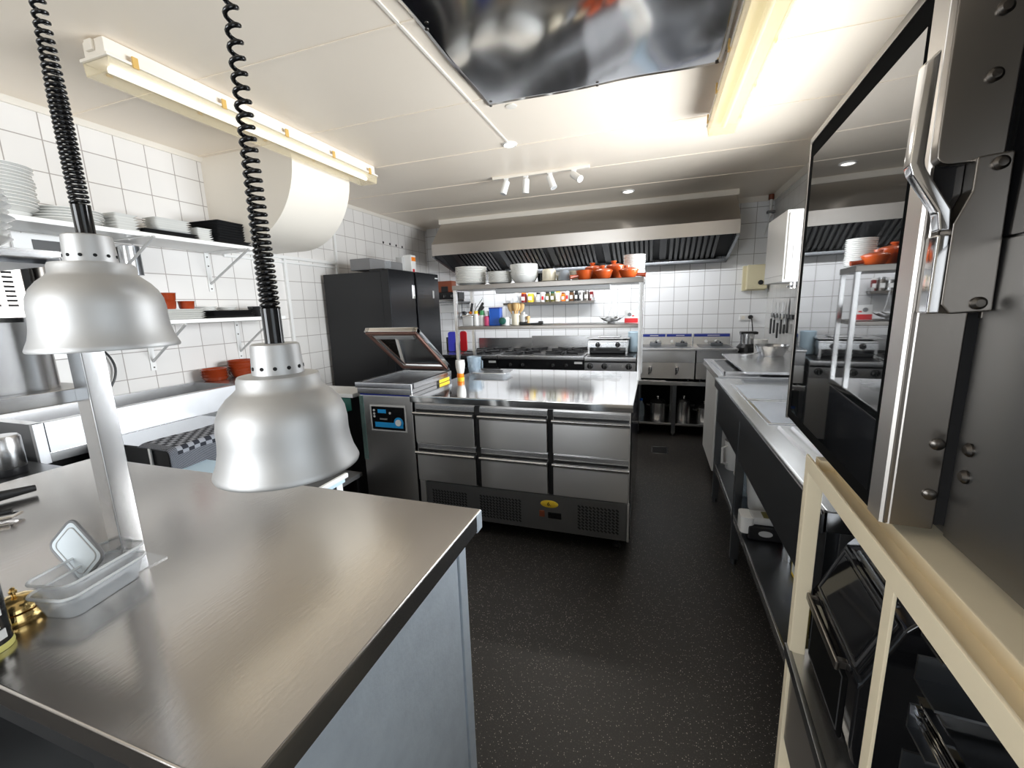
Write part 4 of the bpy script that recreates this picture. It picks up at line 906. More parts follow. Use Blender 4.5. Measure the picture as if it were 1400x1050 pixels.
def casserole(label, x, y, r, h, lid, handle=None, kn=.03):
    t = thing('terracotta_casserole', label, 'casserole', (x, y, ZU), group='terracotta casseroles on the gantry')
    part(t, 'pot', MB().lathe([(0, 0), (r * .62, 0), (r * .8, h * .25), (r, h * .95), (r * 1.02, h), (r * .96, h), (r * .75, h * .3), (0, h * .12)], (x, y, ZU), 36), M['terra'])
    if lid:
        l = part(t, 'lid', MB().lathe([(r * 1.05, h * .98), (r * 1.06, h + .006), (r * .9, h + .014), (r * .4, h + .022), (0, h + .024)], (x, y, ZU), 36), M['terra'])
        part(l, 'lid_knob', MB().lathe([(.016, h + .018), (.013, h + .026), (.021, h + .036), (.020, h + kn + .012), (0, h + kn + .014)], (x - .012, y, ZU), 22), M['terra'])
    if handle: part(t, 'handle', MB().tube([(x + handle[0] * r * .75, y + handle[1] * r * .75, ZU + h * .45), (x + handle[0] * (r + .01), y + handle[1] * (r + .01), ZU + h * .40), (x + handle[0] * (r + .05), y + handle[1] * (r + .05), ZU + h * .30)], [.012, .012, .015], 12), M['terra_d'])
casserole('open terracotta casserole with stub handle, leftmost and in front', -.482, 3.085, .060, .066, False, (-.85, -.5))
casserole('lidded terracotta casserole behind the open one on the gantry', -.435, 3.240, .065, .086, True)
casserole('lidded terracotta casserole in front, middle of the terracotta group', -.345, 3.075, .060, .050, True)
casserole('lidded terracotta casserole at the back, just left of the tall plate pile', -.277, 3.200, .062, .088, True)
casserole('terracotta casserole with flat lid, rightmost and in front of the plate pile', -.178, 3.085, .064, .048, True, (1, -.1), .005)
# lower shelf of the gantry
t = thing('utensil_container', 'grey steel container at the left end of the gantry lower shelf', 'container', (-1.414, 3.13, ZL))
part(t, 'body', MB().rbox(-1.412, 3.14, .045, .05, ZL, ZL + .080, .012, topcap=False), M['grey_l'], solid=.003)
part(t, 'rim', MB().rbox(-1.412, 3.14, .049, .054, ZL + .072, ZL + .083, .014, topcap=False), M['steel'], solid=.006)
def utensil(label, x, y, tilt, hmat, blade, ln=.10):
    t = thing('kitchen_knife', label, 'knife', (x, y, ZL + .03), group='utensils standing in the grey container')
    Mx = Matrix.Translation((x, y, ZL + .03)) @ Matrix.Rotation(math.radians(tilt), 4, 'Y')
    part(t, 'shaft', MB().box(-.005, .005, -.004, .004, 0, .08, .002).xform(Mx), M['steel'])
    part(t, 'handle', MB().box(-.010, .010, -.007, .007, .075, .075 + ln, .005).xform(Mx), M[hmat])
    part(t, 'collar', MB().box(-.011, .011, -.008, .008, .062, .085, .004).xform(Mx), M[blade])
utensil('black handled utensil with orange collar in the grey container', -1.410, 3.13, 12, 'black', 'orange', .075)
utensil('black handled utensil with yellow collar leaning right in the grey container', -1.385, 3.145, 32, 'black', 'yellow')
utensil('black handled knife with red collar leaning far right in the grey container', -1.378, 3.12, 40, 'black', 'red', .08)
t = thing('wire_whisk', 'thin bent steel wire tool standing in the grey container', 'whisk', (-1.39, 3.16, ZL + .02))
part(t, 'wire', MB().tube([(-1.40, 3.16, ZL + .02), (-1.36, 3.16, ZL + .14), (-1.31, 3.16, ZL + .20), (-1.30, 3.16, ZL + .225)], .003, 6), M['steel'])
def bottle(name, label, x, y, r, h, bm, cm, caph=.2, neck=.5, cat='bottle'):
    t = thing(name, label, cat, (x, y, ZL))
    hb = h * (1 - caph)
    part(t, 'body', MB().lathe([(0, 0), (r, 0), (r, hb * .86), (r * neck, hb), (0, hb)], (x, y, ZL), 24), M[bm])
    part(t, 'cap', MB().lathe([(r * neck * 1.1, hb * .985), (r * neck * .9, h), (0, h)], (x, y, ZL), 20), M[cm])
bottle('squeeze_bottle', 'white bottle with yellow top next to the grey container', -1.345, 3.12, .022, .115, 'white', 'yellow', .18, .8)
bottle('seasoning_bottle', 'white bottle with big green cap left of the pink bottle', -1.298, 3.13, .022, .118, 'white', 'green', .30, .95)
bottle('seasoning_bottle', 'pink bottle with white cap left of the blue carton', -1.252, 3.12, .024, .112, 'pink', 'white', .33, .6)
t = thing('blue_carton', 'bright blue box standing on the gantry lower shelf', 'box', (-1.185, 3.14, ZL))
part(t, 'box', MB().box(-1.228, -1.140, 3.10, 3.17, ZL, ZL + .135, .003), M['blue'])
part(t, 'top_flap', MB().box(-1.230, -1.138, 3.098, 3.172, ZL + .128, ZL + .139, .002), M['navy'])
t = thing('green_jar', 'white jar with dark green lid lying right of the blue box', 'jar', (-1.10, 3.13, ZL))
part(t, 'body', MB().lathe([(0, 0), (.032, 0), (.034, .06), (.026, .066), (0, .066)], (-1.098, 3.13, ZL), 24), M['white'])
part(t, 'lid', MB().lathe([(.026, -.01), (.026, .014), (.018, .018), (0, .018)], (0, 0, 0), 20).xform(Matrix.Translation((-1.112, 3.085, ZL + .034)) @ Matrix.Rotation(PI / 2, 4, 'X')), M['green_d'])
t = thing('utensil_crock', 'white crock full of pale wooden spoons on the gantry lower shelf', 'utensil holder', (-1.02, 3.14, ZL))
part(t, 'crock', MB().lathe([(0, 0), (.034, 0), (.036, .085), (.032, .085), (.030, .006), (0, .005)], (-1.02, 3.14, ZL), 28), M['creamware'])
for k, (dx, dy, tl) in enumerate(((-.016, .0, -13), (-.006, .012, -5), (.006, -.008, 6), (.015, .006, 14), (.0, -.014, 1))):
    w = MB().tube([(0, 0, .0), (0, 0, .10)], .006, 8).lathe([(0, .09), (.014, .10), (.021, .125), (.018, .152), (0, .162)], (0, 0, 0), 16, 1, .4)
    part(t, 'wooden_spoon', w.xform(Matrix.Translation((-1.02 + dx, 3.14 + dy, ZL + .010)) @ Matrix.Rotation(math.radians(tl), 4, 'Y')), M['wood'])
t = thing('white_tub', 'small white tub with black base right of the wooden spoons', 'tub', (-.957, 3.13, ZL))
part(t, 'body', MB().lathe([(.025, .022), (.029, .075), (.012, .082), (.010, .095), (0, .095)], (-.957, 3.14, ZL), 24), M['white'])
part(t, 'base', MB().box(-.985, -.925, 3.115, 3.165, ZL, ZL + .024, .006), M['black'])
t = thing('rubber_stamp', 'wooden handled stamp with black foot on the gantry lower shelf', 'stamp', (-.915, 3.12, ZL))
part(t, 'handle', MB().lathe([(.010, .012), (.008, .03), (.014, .055), (.012, .066), (0, .068)], (-.915, 3.12, ZL), 18), M['wood'])
part(t, 'foot', MB().box(-.935, -.897, 3.105, 3.135, ZL, ZL + .013, .003), M['black'])
t = thing('can_opener', 'black kitchen tool lying right of the wooden stamp', 'tool', (-.84, 3.12, ZL))
part(t, 'handle', MB().tube([(-.892, 3.10, ZL + .0075), (-.85, 3.12, ZL + .0075), (-.815, 3.14, ZL + .009)], .007, 8), M['black'])
part(t, 'head', MB().box(-.838, -.805, 3.12, 3.155, ZL, ZL + .026, .006), M['black'])
t = thing('leaf_dish', 'grey leaf-shaped dish on a small foot at the right of the lower shelf', 'dish', (-.296, 3.13, ZL))
def leaf(u, v):
    a = 2 * PI * u; r = .01 + v * (.070 + .010 * math.sin(5 * a))
    return Vector((-.296 + r * math.cos(a), 3.14 + r * .7 * math.sin(a), ZL + .012 + v * v * .028 + .006 * v * math.sin(7 * a)))
part(t, 'dish', MB().grid(leaf, 48, 6), M['grey_l'], solid=.003)
part(t, 'foot', MB().lathe([(0, 0), (.028, 0), (.022, .014), (0, .014)], (-.296, 3.14, ZL), 24), M['grey'])
t = thing('wire_hook', 'thin clear hook standing behind the grey leaf dish', 'hook', (-.30, 3.17, ZL))
part(t, 'wire', MB().tube([(-.335, 3.22, ZL + .001), (-.320, 3.22, ZL + .07), (-.305, 3.22, ZL + .11), (-.298, 3.22, ZL + .19)], .002, 6).tube([(-.27, 3.22, ZL + .001), (-.29, 3.22, ZL + .08), (-.298, 3.22, ZL + .16)], .002, 6), M['grey_l'])
t = thing('tea_box', 'white and red box at the right end of the gantry lower shelf', 'box', (-.155, 3.14, ZL))
part(t, 'box', MB().box(-.200, -.112, 3.10, 3.17, ZL, ZL + .090, .003), M['white'])
part(t, 'red_print', MB().box(-.2005, -.1115, 3.0985, 3.1715, ZL + .004, ZL + .036), M['red'])
part(t, 'grey_print', MB().cyl((-.166, 3.0985, ZL + .062), (-.166, 3.1005, ZL + .062), .013, 20), M['grey'])
part(t, 'red_print', MB().box(-.150, -.134, 3.0985, 3.1005, ZL + .048, ZL + .056), M['red'])

# ------------------------------------------------------------------ things on the prep counter
ZP = .8965
t = thing('plastic_jug', 'bluish translucent measuring jug on the prep counter behind the sauce bottle', 'jug', (-1.475, 3.20, ZP))
part(t, 'body', MB().lathe([(0, 0), (.044, 0), (.048, .01), (.060, .14), (.057, .14), (.044, .012), (0, .008)], (-1.39, 3.14, ZP), 32), M['bluepl'])
part(t, 'handle', MB().tube([(-1.335, 3.12, ZP + .12), (-1.305, 3.11, ZP + .11), (-1.308, 3.11, ZP + .05), (-1.338, 3.125, ZP + .04)], .006, 8), M['bluepl'])
t = thing('sauce_bottle', 'white sauce bottle upside down on its orange cap beside the vacuum machine', 'bottle', (-1.388, 2.86, ZP))
part(t, 'body', MB().lathe([(.016, .035), (.026, .05), (.034, .085), (.036, .12), (.033, .146), (0, .148)], (-1.388, 2.87, ZP), 26), M['white'])
part(t, 'neck', MB().lathe([(.024, .012), (.028, .022), (.024, .05), (.014, .055)], (-1.390, 2.87, ZP), 24), M['orange'])
part(t, 'cap', MB().lathe([(0, 0), (.026, 0), (.027, .012), (.018, .018), (0, .018)], (-1.388, 2.87, ZP), 24), M['yellow'])
t = thing('clear_tray', 'shallow clear tray with raised end on the prep counter near the jug', 'tray', (-1.21, 3.12, ZP))
part(t, 'tray', MB().rbox(-1.215, 3.10, .135, .095, ZP + .0005, ZP + .028, .02, taper=.012, topcap=False), M['clearpl'], solid=.003)
part(t, 'rim', MB().rbox(-1.215, 3.10, .142, .102, ZP + .026, ZP + .030, .024, topcap=False), M['steel'], solid=.006)
def tongs(label, x, y, rot):
    t = thing('tongs', label, 'tongs', (x, y, ZP + .01), group='tongs on the clear tray')
    for sgn in (-1, 1): part(t, 'arm', MB().box(-.08, .08, sgn * .008 - .005, sgn * .008 + .005, 0, .008, .003).xform(Matrix.Translation((x, y, ZP + .0335)) @ Matrix.Rotation(rot, 4, 'Z')), M['black'])
tongs('black kitchen tongs at the back of the clear tray', -1.25, 3.15, .25)
tongs('black kitchen tongs at the front of the clear tray', -1.20, 3.07, .12)
def film(u, v): return Vector((-.51 + .29 * u, 3.02 + .26 * v, ZP + .003 + .012 * abs(math.sin(9 * u + 3 * v) * math.sin(7 * v + 1)) ))
solo('plastic_film', MB().grid(film, 30, 20), M['clearpl'], 'crumpled sheet of clear film at the right back of the prep counter', 'film', smooth=20)

# ------------------------------------------------------------------ the steel pass counter in the foreground
CX0, CX1, CY0, CY1 = -2.055, -.424, .256, .960
t = thing('pass_counter', 'large brushed steel work counter in the foreground', 'counter', (-1.24, .61, 0))
part(t, 'worktop', MB().box(CX0, CX1, CY0, CY1, .862, .900, .004, 3), M['steel_top'])
part(t, 'apron', MB().box(CX1 - .008, CX1 + .0005, CY0 + .01, CY1 - .035, .852, .896, .001), M['steel'])
part(t, 'edge_cap', MB().box(CX1 - .020, CX1 + .001, CY1 - .034, CY1 + .001, .846, .898, .003), M['steel_side'])
part(t, 'front_apron', MB().box(CX0 + .01, CX1 - .01, CY0 + .002, CY0 + .012, .835, .866), M['steel_dark'])
part(t, 'side_panel', MB().box(-.478, -.470, CY0 + .06, CY1 - .068, .10, .862, .001), M['steel_side'])
part(t, 'back_panel', MB().box(CX0 + .06, -.50, CY1 - .05, CY1 - .042, .10, .862), M['steel'])
for x in (CX0 + .05, -.505):
    for y in (CY0 + .03, CY1 - .064):
        part(t, 'leg', MB().box(x, x + .04, y, y + .040, .04, .862, .002), M['steel_side'])
        part(t, 'foot', MB().cyl((x + .02, y + .02, 0), (x + .02, y + .02, .045), .017, 14), M['black'])
part(t, 'undershelf', MB().box(CX0 + .06, -.50, CY0 + .05, CY1 - .05, .24, .27), M['steel_dark'])
part(t, 'bracket', MB().prism([(-.80, .835), (-.74, .835), (-.75, .76), (-.78, .745)], 'y', CY0 + .03, CY0 + .04), M['steel_dark'])
# shelf rack on the counter
t = thing('pass_shelf', 'two-tier steel shelf rack standing on the left half of the counter', 'shelf rack', (-1.45, .38, .90))
for x in (-1.092, -1.90):
    for y in (.500, .268): part(t, 'post', MB().box(x, x + .045, y, y + .040, .9005, 1.545, .003), M['steel'])
for x in (-1.092, -1.90): part(t, 'foot_plate', MB().box(x - .02, x + .075, .49, .56, .9, .9025).box(x - .02, x + .075, .26, .32, .9, .9025), M['steel'])
part(t, 'lower_shelf', MB().box(-1.96, -1.090, .19, .545, 1.268, 1.296, .003), M['steel'])
part(t, 'upper_shelf', MB().box(-1.96, -1.088, .19, .552, 1.5435, 1.560, .003), M['steel'])
part(t, 'shelf_underside', MB().box(-1.94, -1.11, .21, .53, 1.536, 1.5435), M['steel_dark'])
t = thing('food_container', 'big stainless container with rounded corners on the lower pass shelf', 'container', (-1.32, .36, 1.296))
part(t, 'body', MB().rbox(-1.30, .365, .175, .150, 1.2965, 1.432, .05, 8), M['steel'])
part(t, 'rim', MB().rbox(-1.30, .365, .182, .157, 1.428, 1.437, .055, 8), M['chrome'])
part(t, 'handle', MB().tube([(-1.125, .36, 1.425), (-1.112, .36, 1.418), (-1.112, .30, 1.418), (-1.125, .30, 1.425)], .004, 8), M['black'])
stack('serving_plate', bowl_mesh(.112, .06, .026), 8, -1.225, .405, 1.5605, .0125, 'white wavy plate, {o} in the pile on the upper pass shelf', 'plate', 'plates on the upper pass shelf', .006)
solo('white_saucer', MB().lathe([(0, .012), (.02, .012), (.02, .0), (.06, .0), (.064, .004), (.03, .010), (.024, .024), (0, .026)], n=28), M['porcelain'], 'small white saucer lying on the big stainless container', 'saucer', (-1.235, .40, 1.4375))
# service bell, can, plastic tubs
t = thing('service_bell', 'polished brass counter bell on the left edge of the counter', 'bell', (-1.07, .357, .90))
bc = (-1.078, .350, .9005); br = .040
part(t, 'base', MB().lathe([(0, 0), (br * .95, 0), (br, .004), (br * 1.02, .010), (br * .9, .020), (br * .80, .022), (0, .022)], bc, 40), M['brass'])
part(t, 'dome', MB().lathe([(br * .86, .023), (br * .85, .026), (br * .80, .030), (br * .66, .037), (br * .40, .042), (.004, .044), (0, .044)], bc, 40), M['brass'])
part(t, 'knob', MB().lathe([(.003, .042), (.003, .048), (.0055, .050), (.0055, .054), (.003, .056), (.004, .059), (0, .061)], bc, 18), M['brass'])
t = thing('spray_can', 'black can with white checked print and pale yellow foot at the left edge', 'can', (-1.018, .288, .90))
cc = (-1.022, .289, .9005)
part(t, 'body', MB().lathe([(.030, .008), (.031, .012), (.031, .150), (.024, .165), (0, .168)], cc, 32), M['black_gloss'])
part(t, 'foot_ring', MB().lathe([(0, 0), (.031, 0), (.032, .004), (.031, .011), (0, .011)], cc, 32), M['ring'], 'pale yellow foot ring')
for k in range(6):
    a = math.radians(10); 
    part(t, 'white_check', MB().box(.0305, .0318, -.006, .006, .020 + k * .020, .036 + k * .020).xform(Matrix.Translation(cc) @ Matrix.Rotation(math.radians(8 if k % 2 else 20), 4, 'Z')), M['white'])
def tub(label, cx, cy, z, rot, mat='frost'):
    t = thing('plastic_tub', label, 'tub', (cx, cy, z))
    part(t, 'body', MB().rbox(cx, cy, .045, .074, z + .0005, z + .045, .018, 6, taper=.010, rot=rot, topcap=False), M[mat], solid=.0012)
    rm = MB()
    N = 64
    pts = []
    for k, (sx, sy) in enumerate(((1, 1), (-1, 1), (-1, -1), (1, -1))):
        for i in range(7):
            a = PI / 2 * k + PI / 2 * i / 6
            x = sx * (.047 - .02) + .02 * math.cos(a); y = sy * (.076 - .02) + .02 * math.sin(a)
            pts.append((cx + x * math.cos(rot) - y * math.sin(rot), cy + x * math.sin(rot) + y * math.cos(rot), z + .045))
    pts.append(pts[0])
    part(t, 'rim', rm.tube(pts, .0028, 8, caps=False), M['frost_rim'])
    return t
tub('translucent plastic tub standing on the counter beside the brass bell', -1.020, .432, .9005, .22)
tub('translucent plastic tub nested inside the tub on the counter', -1.044, .444, .914, .22)
t = thing('tub_lid', 'grey-white tub lid leaning upright in the nested plastic tubs', 'lid', (-1.03, .43, .93))
lm_ = Matrix.Translation((-1.086, .448, .974)) @ Matrix.Rotation(.671, 4, 'Y') @ Matrix.Rotation(1.2347, 4, 'X')
part(t, 'panel', MB().rbox(0, 0, .054, .036, -.002, .002, .014, 6).xform(lm_), M['lidgrey'])
lp = []
for k, (sx, sy) in enumerate(((1, 1), (-1, 1), (-1, -1), (1, -1))):
    for i in range(7):
        a = PI / 2 * k + PI / 2 * i / 6; lp.append(lm_ @ Vector((sx * (.054 - .014) + .014 * math.cos(a), sy * (.036 - .014) + .014 * math.sin(a), 0)))
lp.append(lp[0]); part(t, 'rim', MB().tube(lp, .0034, 8, caps=False), M['grey'])
lp2 = []
for k, (sx, sy) in enumerate(((1, 1), (-1, 1), (-1, -1), (1, -1))):
    for i in range(7):
        a = PI / 2 * k + PI / 2 * i / 6; lp2.append(lm_ @ Vector((sx * (.044 - .012) + .012 * math.cos(a), sy * (.027 - .012) + .012 * math.sin(a), .0025)))
lp2.append(lp2[0]); part(t, 'groove', MB().tube(lp2, .0012, 6, caps=False), M['grey_l'])
t = thing('immersion_blender', 'black tapered handle lying on the counter under the pass shelf', 'utensil', (-1.83, .58, .90))
part(t, 'handle', MB().tube([(-1.815, .690, .918), (-1.830, .62, .920), (-1.85, .50, .922)], [.010, .015, .018], 14), M['black'])
part(t, 'ring', MB().lathe([(.019, -.004), (.019, .004)], (0, 0, 0), 18).xform(Matrix.Translation((-1.852, .49, .922)) @ Matrix.Rotation(PI / 2, 4, 'X')), M['chrome'])
t = thing('steel_tongs', 'bright steel and black tongs lying on the counter near the black handle', 'tongs', (-1.66, .56, .90))
part(t, 'loop', MB().tube([(-1.66, .50, .912), (-1.625, .56, .912), (-1.64, .585, .912), (-1.665, .575, .912), (-1.72, .49, .912)], .005, 8), M['chrome'])
part(t, 'grip', MB().tube([(-1.68, .52, .922), (-1.645, .572, .922)], .007, 8), M['black'])
part(t, 'lower_arm', MB().tube([(-1.655, .48, .905), (-1.60, .545, .905)], .004, 8), M['chrome'])

# ------------------------------------------------------------------ heat lamps
def heat_lamp(label, x, y, zr, coil_seed, ztop_tube, dense):
    t = thing('heat_lamp', label, 'heat lamp', (x, y, zr))
    R0 = .088
    shade = [(.0855, .002), (.0880, .0), (.0890, .003), (.0872, .008), (.0830, .018), (.0800, .032), (.0785, .046), (.0785, .062), (.0765, .076), (.0715, .088), (.0630, .099), (.0550, .106), (.0500, .111), (.0492, .122), (.0475, .126), (.0310, .128)]
    inner = [(.0310, .1265), (.046, .1245), (.0485, .110), (.062, .0975), (.0745, .075), (.0768, .060), (.0768, .046), (.0785, .031), (.0815, .017), (.0855, .006), (.0855, .002)]
    part(t, 'shade', MB().lathe(shade + inner, (x, y, zr), 72), M['alu'], smooth=50)
    nk = part(t, 'neck', MB().lathe([(.0308, .1275), (.0305, .132), (.0290, .160), (.0282, .1655), (.0262, .1670), (0, .1670)], (x, y, zr), 56), M['alu'])
    for k in range(12):
        a = 2 * PI * k / 12 + .2
        p = Vector((x + .0305 * math.cos(a), y + .0305 * math.sin(a), zr + .1365)); d = Vector((math.cos(a), math.sin(a), 0))
        part(nk, 'vent_hole', MB().cyl(p - d * .003, p + d * .0004, .0024, 14), M['void'])
    part(t, 'bulb', MB().lathe([(.012, .12), (.018, .10), (.034, .070), (.036, .056), (.028, .044), (0, .038)], (x, y, zr), 28), M['white'])
    z0 = zr + .167
    part(t, 'cord_grip', MB().lathe([(.0115, 0), (.0112, .002), (.0112, ztop_tube), (.008, ztop_tube + .002), (0, ztop_tube + .002)], (x, y, z0), 28), M['black_gloss'])
    pts = []; z = z0 + ztop_tube; ph = coil_seed; n = 12; za, zb, pa, pb, lean = dense
    zend = ZC - .03; tot = zend - z
    while z < zend:
        f = (z - z0) / tot
        pitch = pa + (pb - pa) * min(1.3, max(0, (z - za) / (zb - za)))
        rr = .0092 - .0030 * min(1, max(0, (z - za) / (zb - za)))
        for k in range(n):
            pts.append((x + lean * f + rr * math.cos(ph), y + rr * math.sin(ph), z)); ph += 2 * PI / n; z += pitch / n
    pts.append((x + lean, y, ZC - .02))
    part(t, 'coiled_cord', MB().tube(pts, .0027, 8), M['black_gloss'], smooth=60)
    part(t, 'ceiling_cup', MB().lathe([(.045, 0), (.045, -.012), (.025, -.03), (0, -.03)], (x + lean, y, ZC - .0005), 28), M['black'])
heat_lamp('aluminium heat lamp on black coiled cord, the lower and more central one', -.4668, .42, 1.2255, .4, .044, (1.49, 1.78, .0066, .0190, 0.0))
heat_lamp('aluminium heat lamp on black coiled cord, hanging higher before the pass shelf', -.8026, .42, 1.3850, 1.2, .042, (1.73, 1.87, .0066, .0145, -.008))

# ------------------------------------------------------------------ left wall: trough, shelves, crockery
t = thing('steel_trough', 'long stainless trough unit with an open basin along the left wall', 'trough', (-2.77, 1.67, 0))
tr = MB()
Z1 = .985
A = (-3.000, -2.550, 1.005, 2.345); Bn = (-2.965, -2.590, 1.045, 1.985)
xs = [A[0], Bn[0], Bn[1], A[1]]; ys = [A[2], Bn[2], Bn[3], A[3]]
for i in range(3):
    for j in range(3):
        if i == 1 and j == 1: continue
        tr.quad((xs[i], ys[j], Z1), (xs[i + 1], ys[j], Z1), (xs[i + 1], ys[j + 1], Z1), (xs[i], ys[j + 1], Z1))
c = [(Bn[0], Bn[2]), (Bn[1], Bn[2]), (Bn[1], Bn[3]), (Bn[0], Bn[3])]
for k in range(4):
    a, b = c[k], c[(k + 1) % 4]; tr.quad((*a, Z1), (*b, Z1), (*b, Z1 - .13), (*a, Z1 - .13))
tr.quad(*[(*p, Z1 - .13) for p in c])
bmesh.ops.remove_doubles(tr.bm, verts=tr.bm.verts[:], dist=1e-5)
part(t, 'top_and_basin', tr, M['steel'], smooth=20)
part(t, 'front_face', MB().box(-2.566, -2.550, 1.043, 2.345, .846, Z1 - .001, .002), M['trough'])
part(t, 'end_face', MB().box(-3.0, -2.551, 1.004, 1.012, .80, Z1 - .001), M['steel_dark'])
part(t, 'corner_post', MB().box(-2.572, -2.548, 1.003, 1.040, .80, Z1, .002), M['trough'])
part(t, 'lower_strip', MB().box(-2.575, -2.556, 1.04, 2.345, .800, .846, .002), M['steel'])
part(t, 'base', MB().box(-2.98, -2.64, 1.03, 2.33, .02, .845), M['black'])
t = thing('side_table', 'black low side table at the near end of the trough', 'table', (-2.6, .7, 0))
part(t, 'table_top', MB().box(-3.0, -2.16, .30, .985, .80, .825, .003), M['black'])
for x in (-2.97, -2.22):
    for y in (.34, .93): part(t, 'leg', MB().box(x, x + .04, y, y + .04, 0, .80), M['black'])
t = thing('thermos_flask', 'tall steel flask with black foot standing beside the trough end', 'flask', (-2.47, .87, .825))
part(t, 'body', MB().lathe([(.048, .028), (.052, .034), (.052, .15), (.045, .16), (0, .161)], (-2.445, .870, .8255), 36), M['steel'])
part(t, 'foot', MB().lathe([(0, 0), (.050, 0), (.052, .004), (.052, .030), (0, .030)], (-2.445, .870, .8255), 36), M['black'])
t = thing('juice_carton', 'colourful carton at the left edge beside the steel flask', 'carton', (-2.50, .78, .825))
part(t, 'box', MB().box(-2.575, -2.520, .770, .825, .8255, .97, .003), M['green'])
part(t, 'print', MB().box(-2.5205, -2.5185, .775, .820, .86, .91), M['red'])
part(t, 'white_band', MB().box(-2.5205, -2.5180, .772, .823, .915, .93), M['white'])
t = thing('black_chest', 'black low cabinet under the trough, covered by the checked towel', 'cabinet', (-2.25, 1.65, 0))
part(t, 'body', MB().box(-2.52, -2.045, 1.205, 1.70, .02, .838, .006), M['black'])
part(t, 'top_edge', MB().box(-2.53, -2.040, 1.198, 1.70, .838, .850, .002), M['black_gloss'])
part(t, 'corner_trim', MB().box(-2.160, -2.145, 1.194, 1.200, .70, .845), M['white'])
def cl(u, v):
    top = .185; r = .018; y = 1.192 + v * .50
    s = u * .32
    if s < top: x = -2.225 + s; z = .8525
    elif s < top + r * PI / 2:
        a = (s - top) / r; x = -2.225 + top + r * math.sin(a); z = .8525 - r * (1 - math.cos(a))
    else: x = -2.225 + top + r; z = .8525 - r - (s - top - r * PI / 2)
    z += .0025 * math.sin(9 * v + 7 * u) + .0028
    x += .004 * (1 + math.sin(16 * v)) * (1 if s > top else .0)
    if v < .05: z -= (.05 - v) * .2; 
    return Vector((x, y, z))
nu, nv = 48, 70
mbc = MB().grid(cl, nu, nv); me = mbc.mesh('tea_towel', M['cloth'], 180, recalc=False)
uvl = me.uv_layers.new(name='UVMap')
for lp_ in me.loops:
    i, j = divmod(lp_.vertex_index, nv + 1); uvl.data[lp_.index].uv = (i / nu, j / nv * 1.5)
o = bpy.data.objects.new('tea_towel', me); C.objects.link(o)
sm = o.modifiers.new('Solidify', 'SOLIDIFY'); sm.thickness = .002; sm.offset = 1
setp(o, 'black and grey checked tea towel draped over the black low cabinet', 'towel')
t = thing('white_table', 'pale blue-white low table between counter and black cabinet', 'table', (-1.6, 1.2, 0))
part(t, 'table_top', MB().box(-2.030, -1.215, .990, 1.352, .722, .750, .004), M['ltblue'])
for x in (-2.0, -1.27):
    for y in (1.0, 1.32): part(t, 'leg', MB().box(x, x + .035, y, y + .035, 0, .722), M['white'])
t = thing('black_tray', 'black tray with white edges at the right end of the pale low table', 'tray', (-1.29, 1.2, .75))
part(t, 'tray', MB().box(-1.385, -1.205, 1.03, 1.345, .7505, .764, .004), M['black'])
part(t, 'white_edge', MB().box(-1.205, -1.190, 1.03, 1.345, .7505, .770, .003), M['white'])
part(t, 'white_edge', MB().box(-1.400, -1.385, 1.03, 1.345, .7505, .770, .003), M['white'])
t = thing('dark_step', 'low dark step stool on the floor left of the vacuum machine', 'step stool', (-2.12, 2.05, 0))
part(t, 'top', MB().box(-2.33, -1.945, 1.72, 2.34, .27, .30, .004), M['grey'])
for x in (-2.31, -1.99):
    for y in (1.74, 2.29): part(t, 'leg', MB().box(x, x + .03, y, y + .03, 0, .27), M['black'])
t = thing('black_cabinet', 'black cabinet with a white top slab left of the vacuum machine', 'cabinet', (-2.5, 2.5, 0))
part(t, 'body', MB().box(-2.98, -2.085, 2.40, 2.60, .02, .832, .004), M['black'])
part(t, 'top_slab', MB().box(-2.99, -1.985, 2.365, 2.615, .832, .862, .005), M['white'])
def bag(u, v):
    x = -2.125 + .105 * u - .03 * v * (1 - u); z = .83 - v * (.105 - .03 * abs(u - .6)); y = 2.388 - .016 * math.sin(PI * u) * math.sin(PI * v * .8)
    return Vector((x, y, z))
solo('green_bag', MB().grid(bag, 16, 16), M['green_d'], 'dark green bag hanging under the white slab beside the vacuum machine', 'bag', smooth=80, solid=.004)
# wall shelves
def wall_shelf(label, x1, y0, y1, zt, th, brs, drop):
    t = thing('wall_shelf', label, 'shelf', (-2.85, (y0 + y1) / 2, zt))
    part(t, 'board', MB().box(-3.005, x1, y0, y1, zt - th, zt, .003), M['white'])
    for y in brs:
        b = part(t, 'bracket', MB().box(-3.008, -3.002, y - .016, y + .016, zt - th - drop, zt - th, .002).box(-3.005, x1 + .06, y - .013, y + .013, zt - th - .006, zt - th - .0005, .001), M['white'])
        part(b, 'strut', MB().tube([(-3.0, y, zt - th - drop * .80), (x1 + .07, y, zt - th - .004)], .0075, 8), M['grey_l'])
        for q in (.12, .35, .93): part(b, 'screw', MB().cyl((-3.003, y, zt - th - drop * q), (-2.9995, y, zt - th - drop * q), .005, 10), M['screw'])
    return t
wall_shelf('upper white shelf of dishes on the left tiled wall', -2.672, .70, 2.36, 1.893, .025, (.95, 1.66, 2.235), .27)
wall_shelf('lower white shelf of dishes on the left tiled wall', -2.722, .80, 2.58, 1.412, .025, (1.22, 1.782, 2.385), .29)
ZA, ZB = 1.8935, 1.4125
stack('dinner_plate', plate_mesh(.128, .016, .62), 13, -2.815, 1.172, ZA + .026, .0148, 'white plate, {o} in the tall pile on the upper left wall shelf', 'plate', 'tall plate pile on the upper wall shelf', .004)
solo('base_bowl', bowl_mesh and MB().lathe([(0, 0), (.07, 0), (.10, .024), (.096, .025), (0, .02)], n=36), M['porcelain'], 'white bowl carrying the tall plate pile on the upper wall shelf', 'bowl', (-2.815, 1.172, ZA))
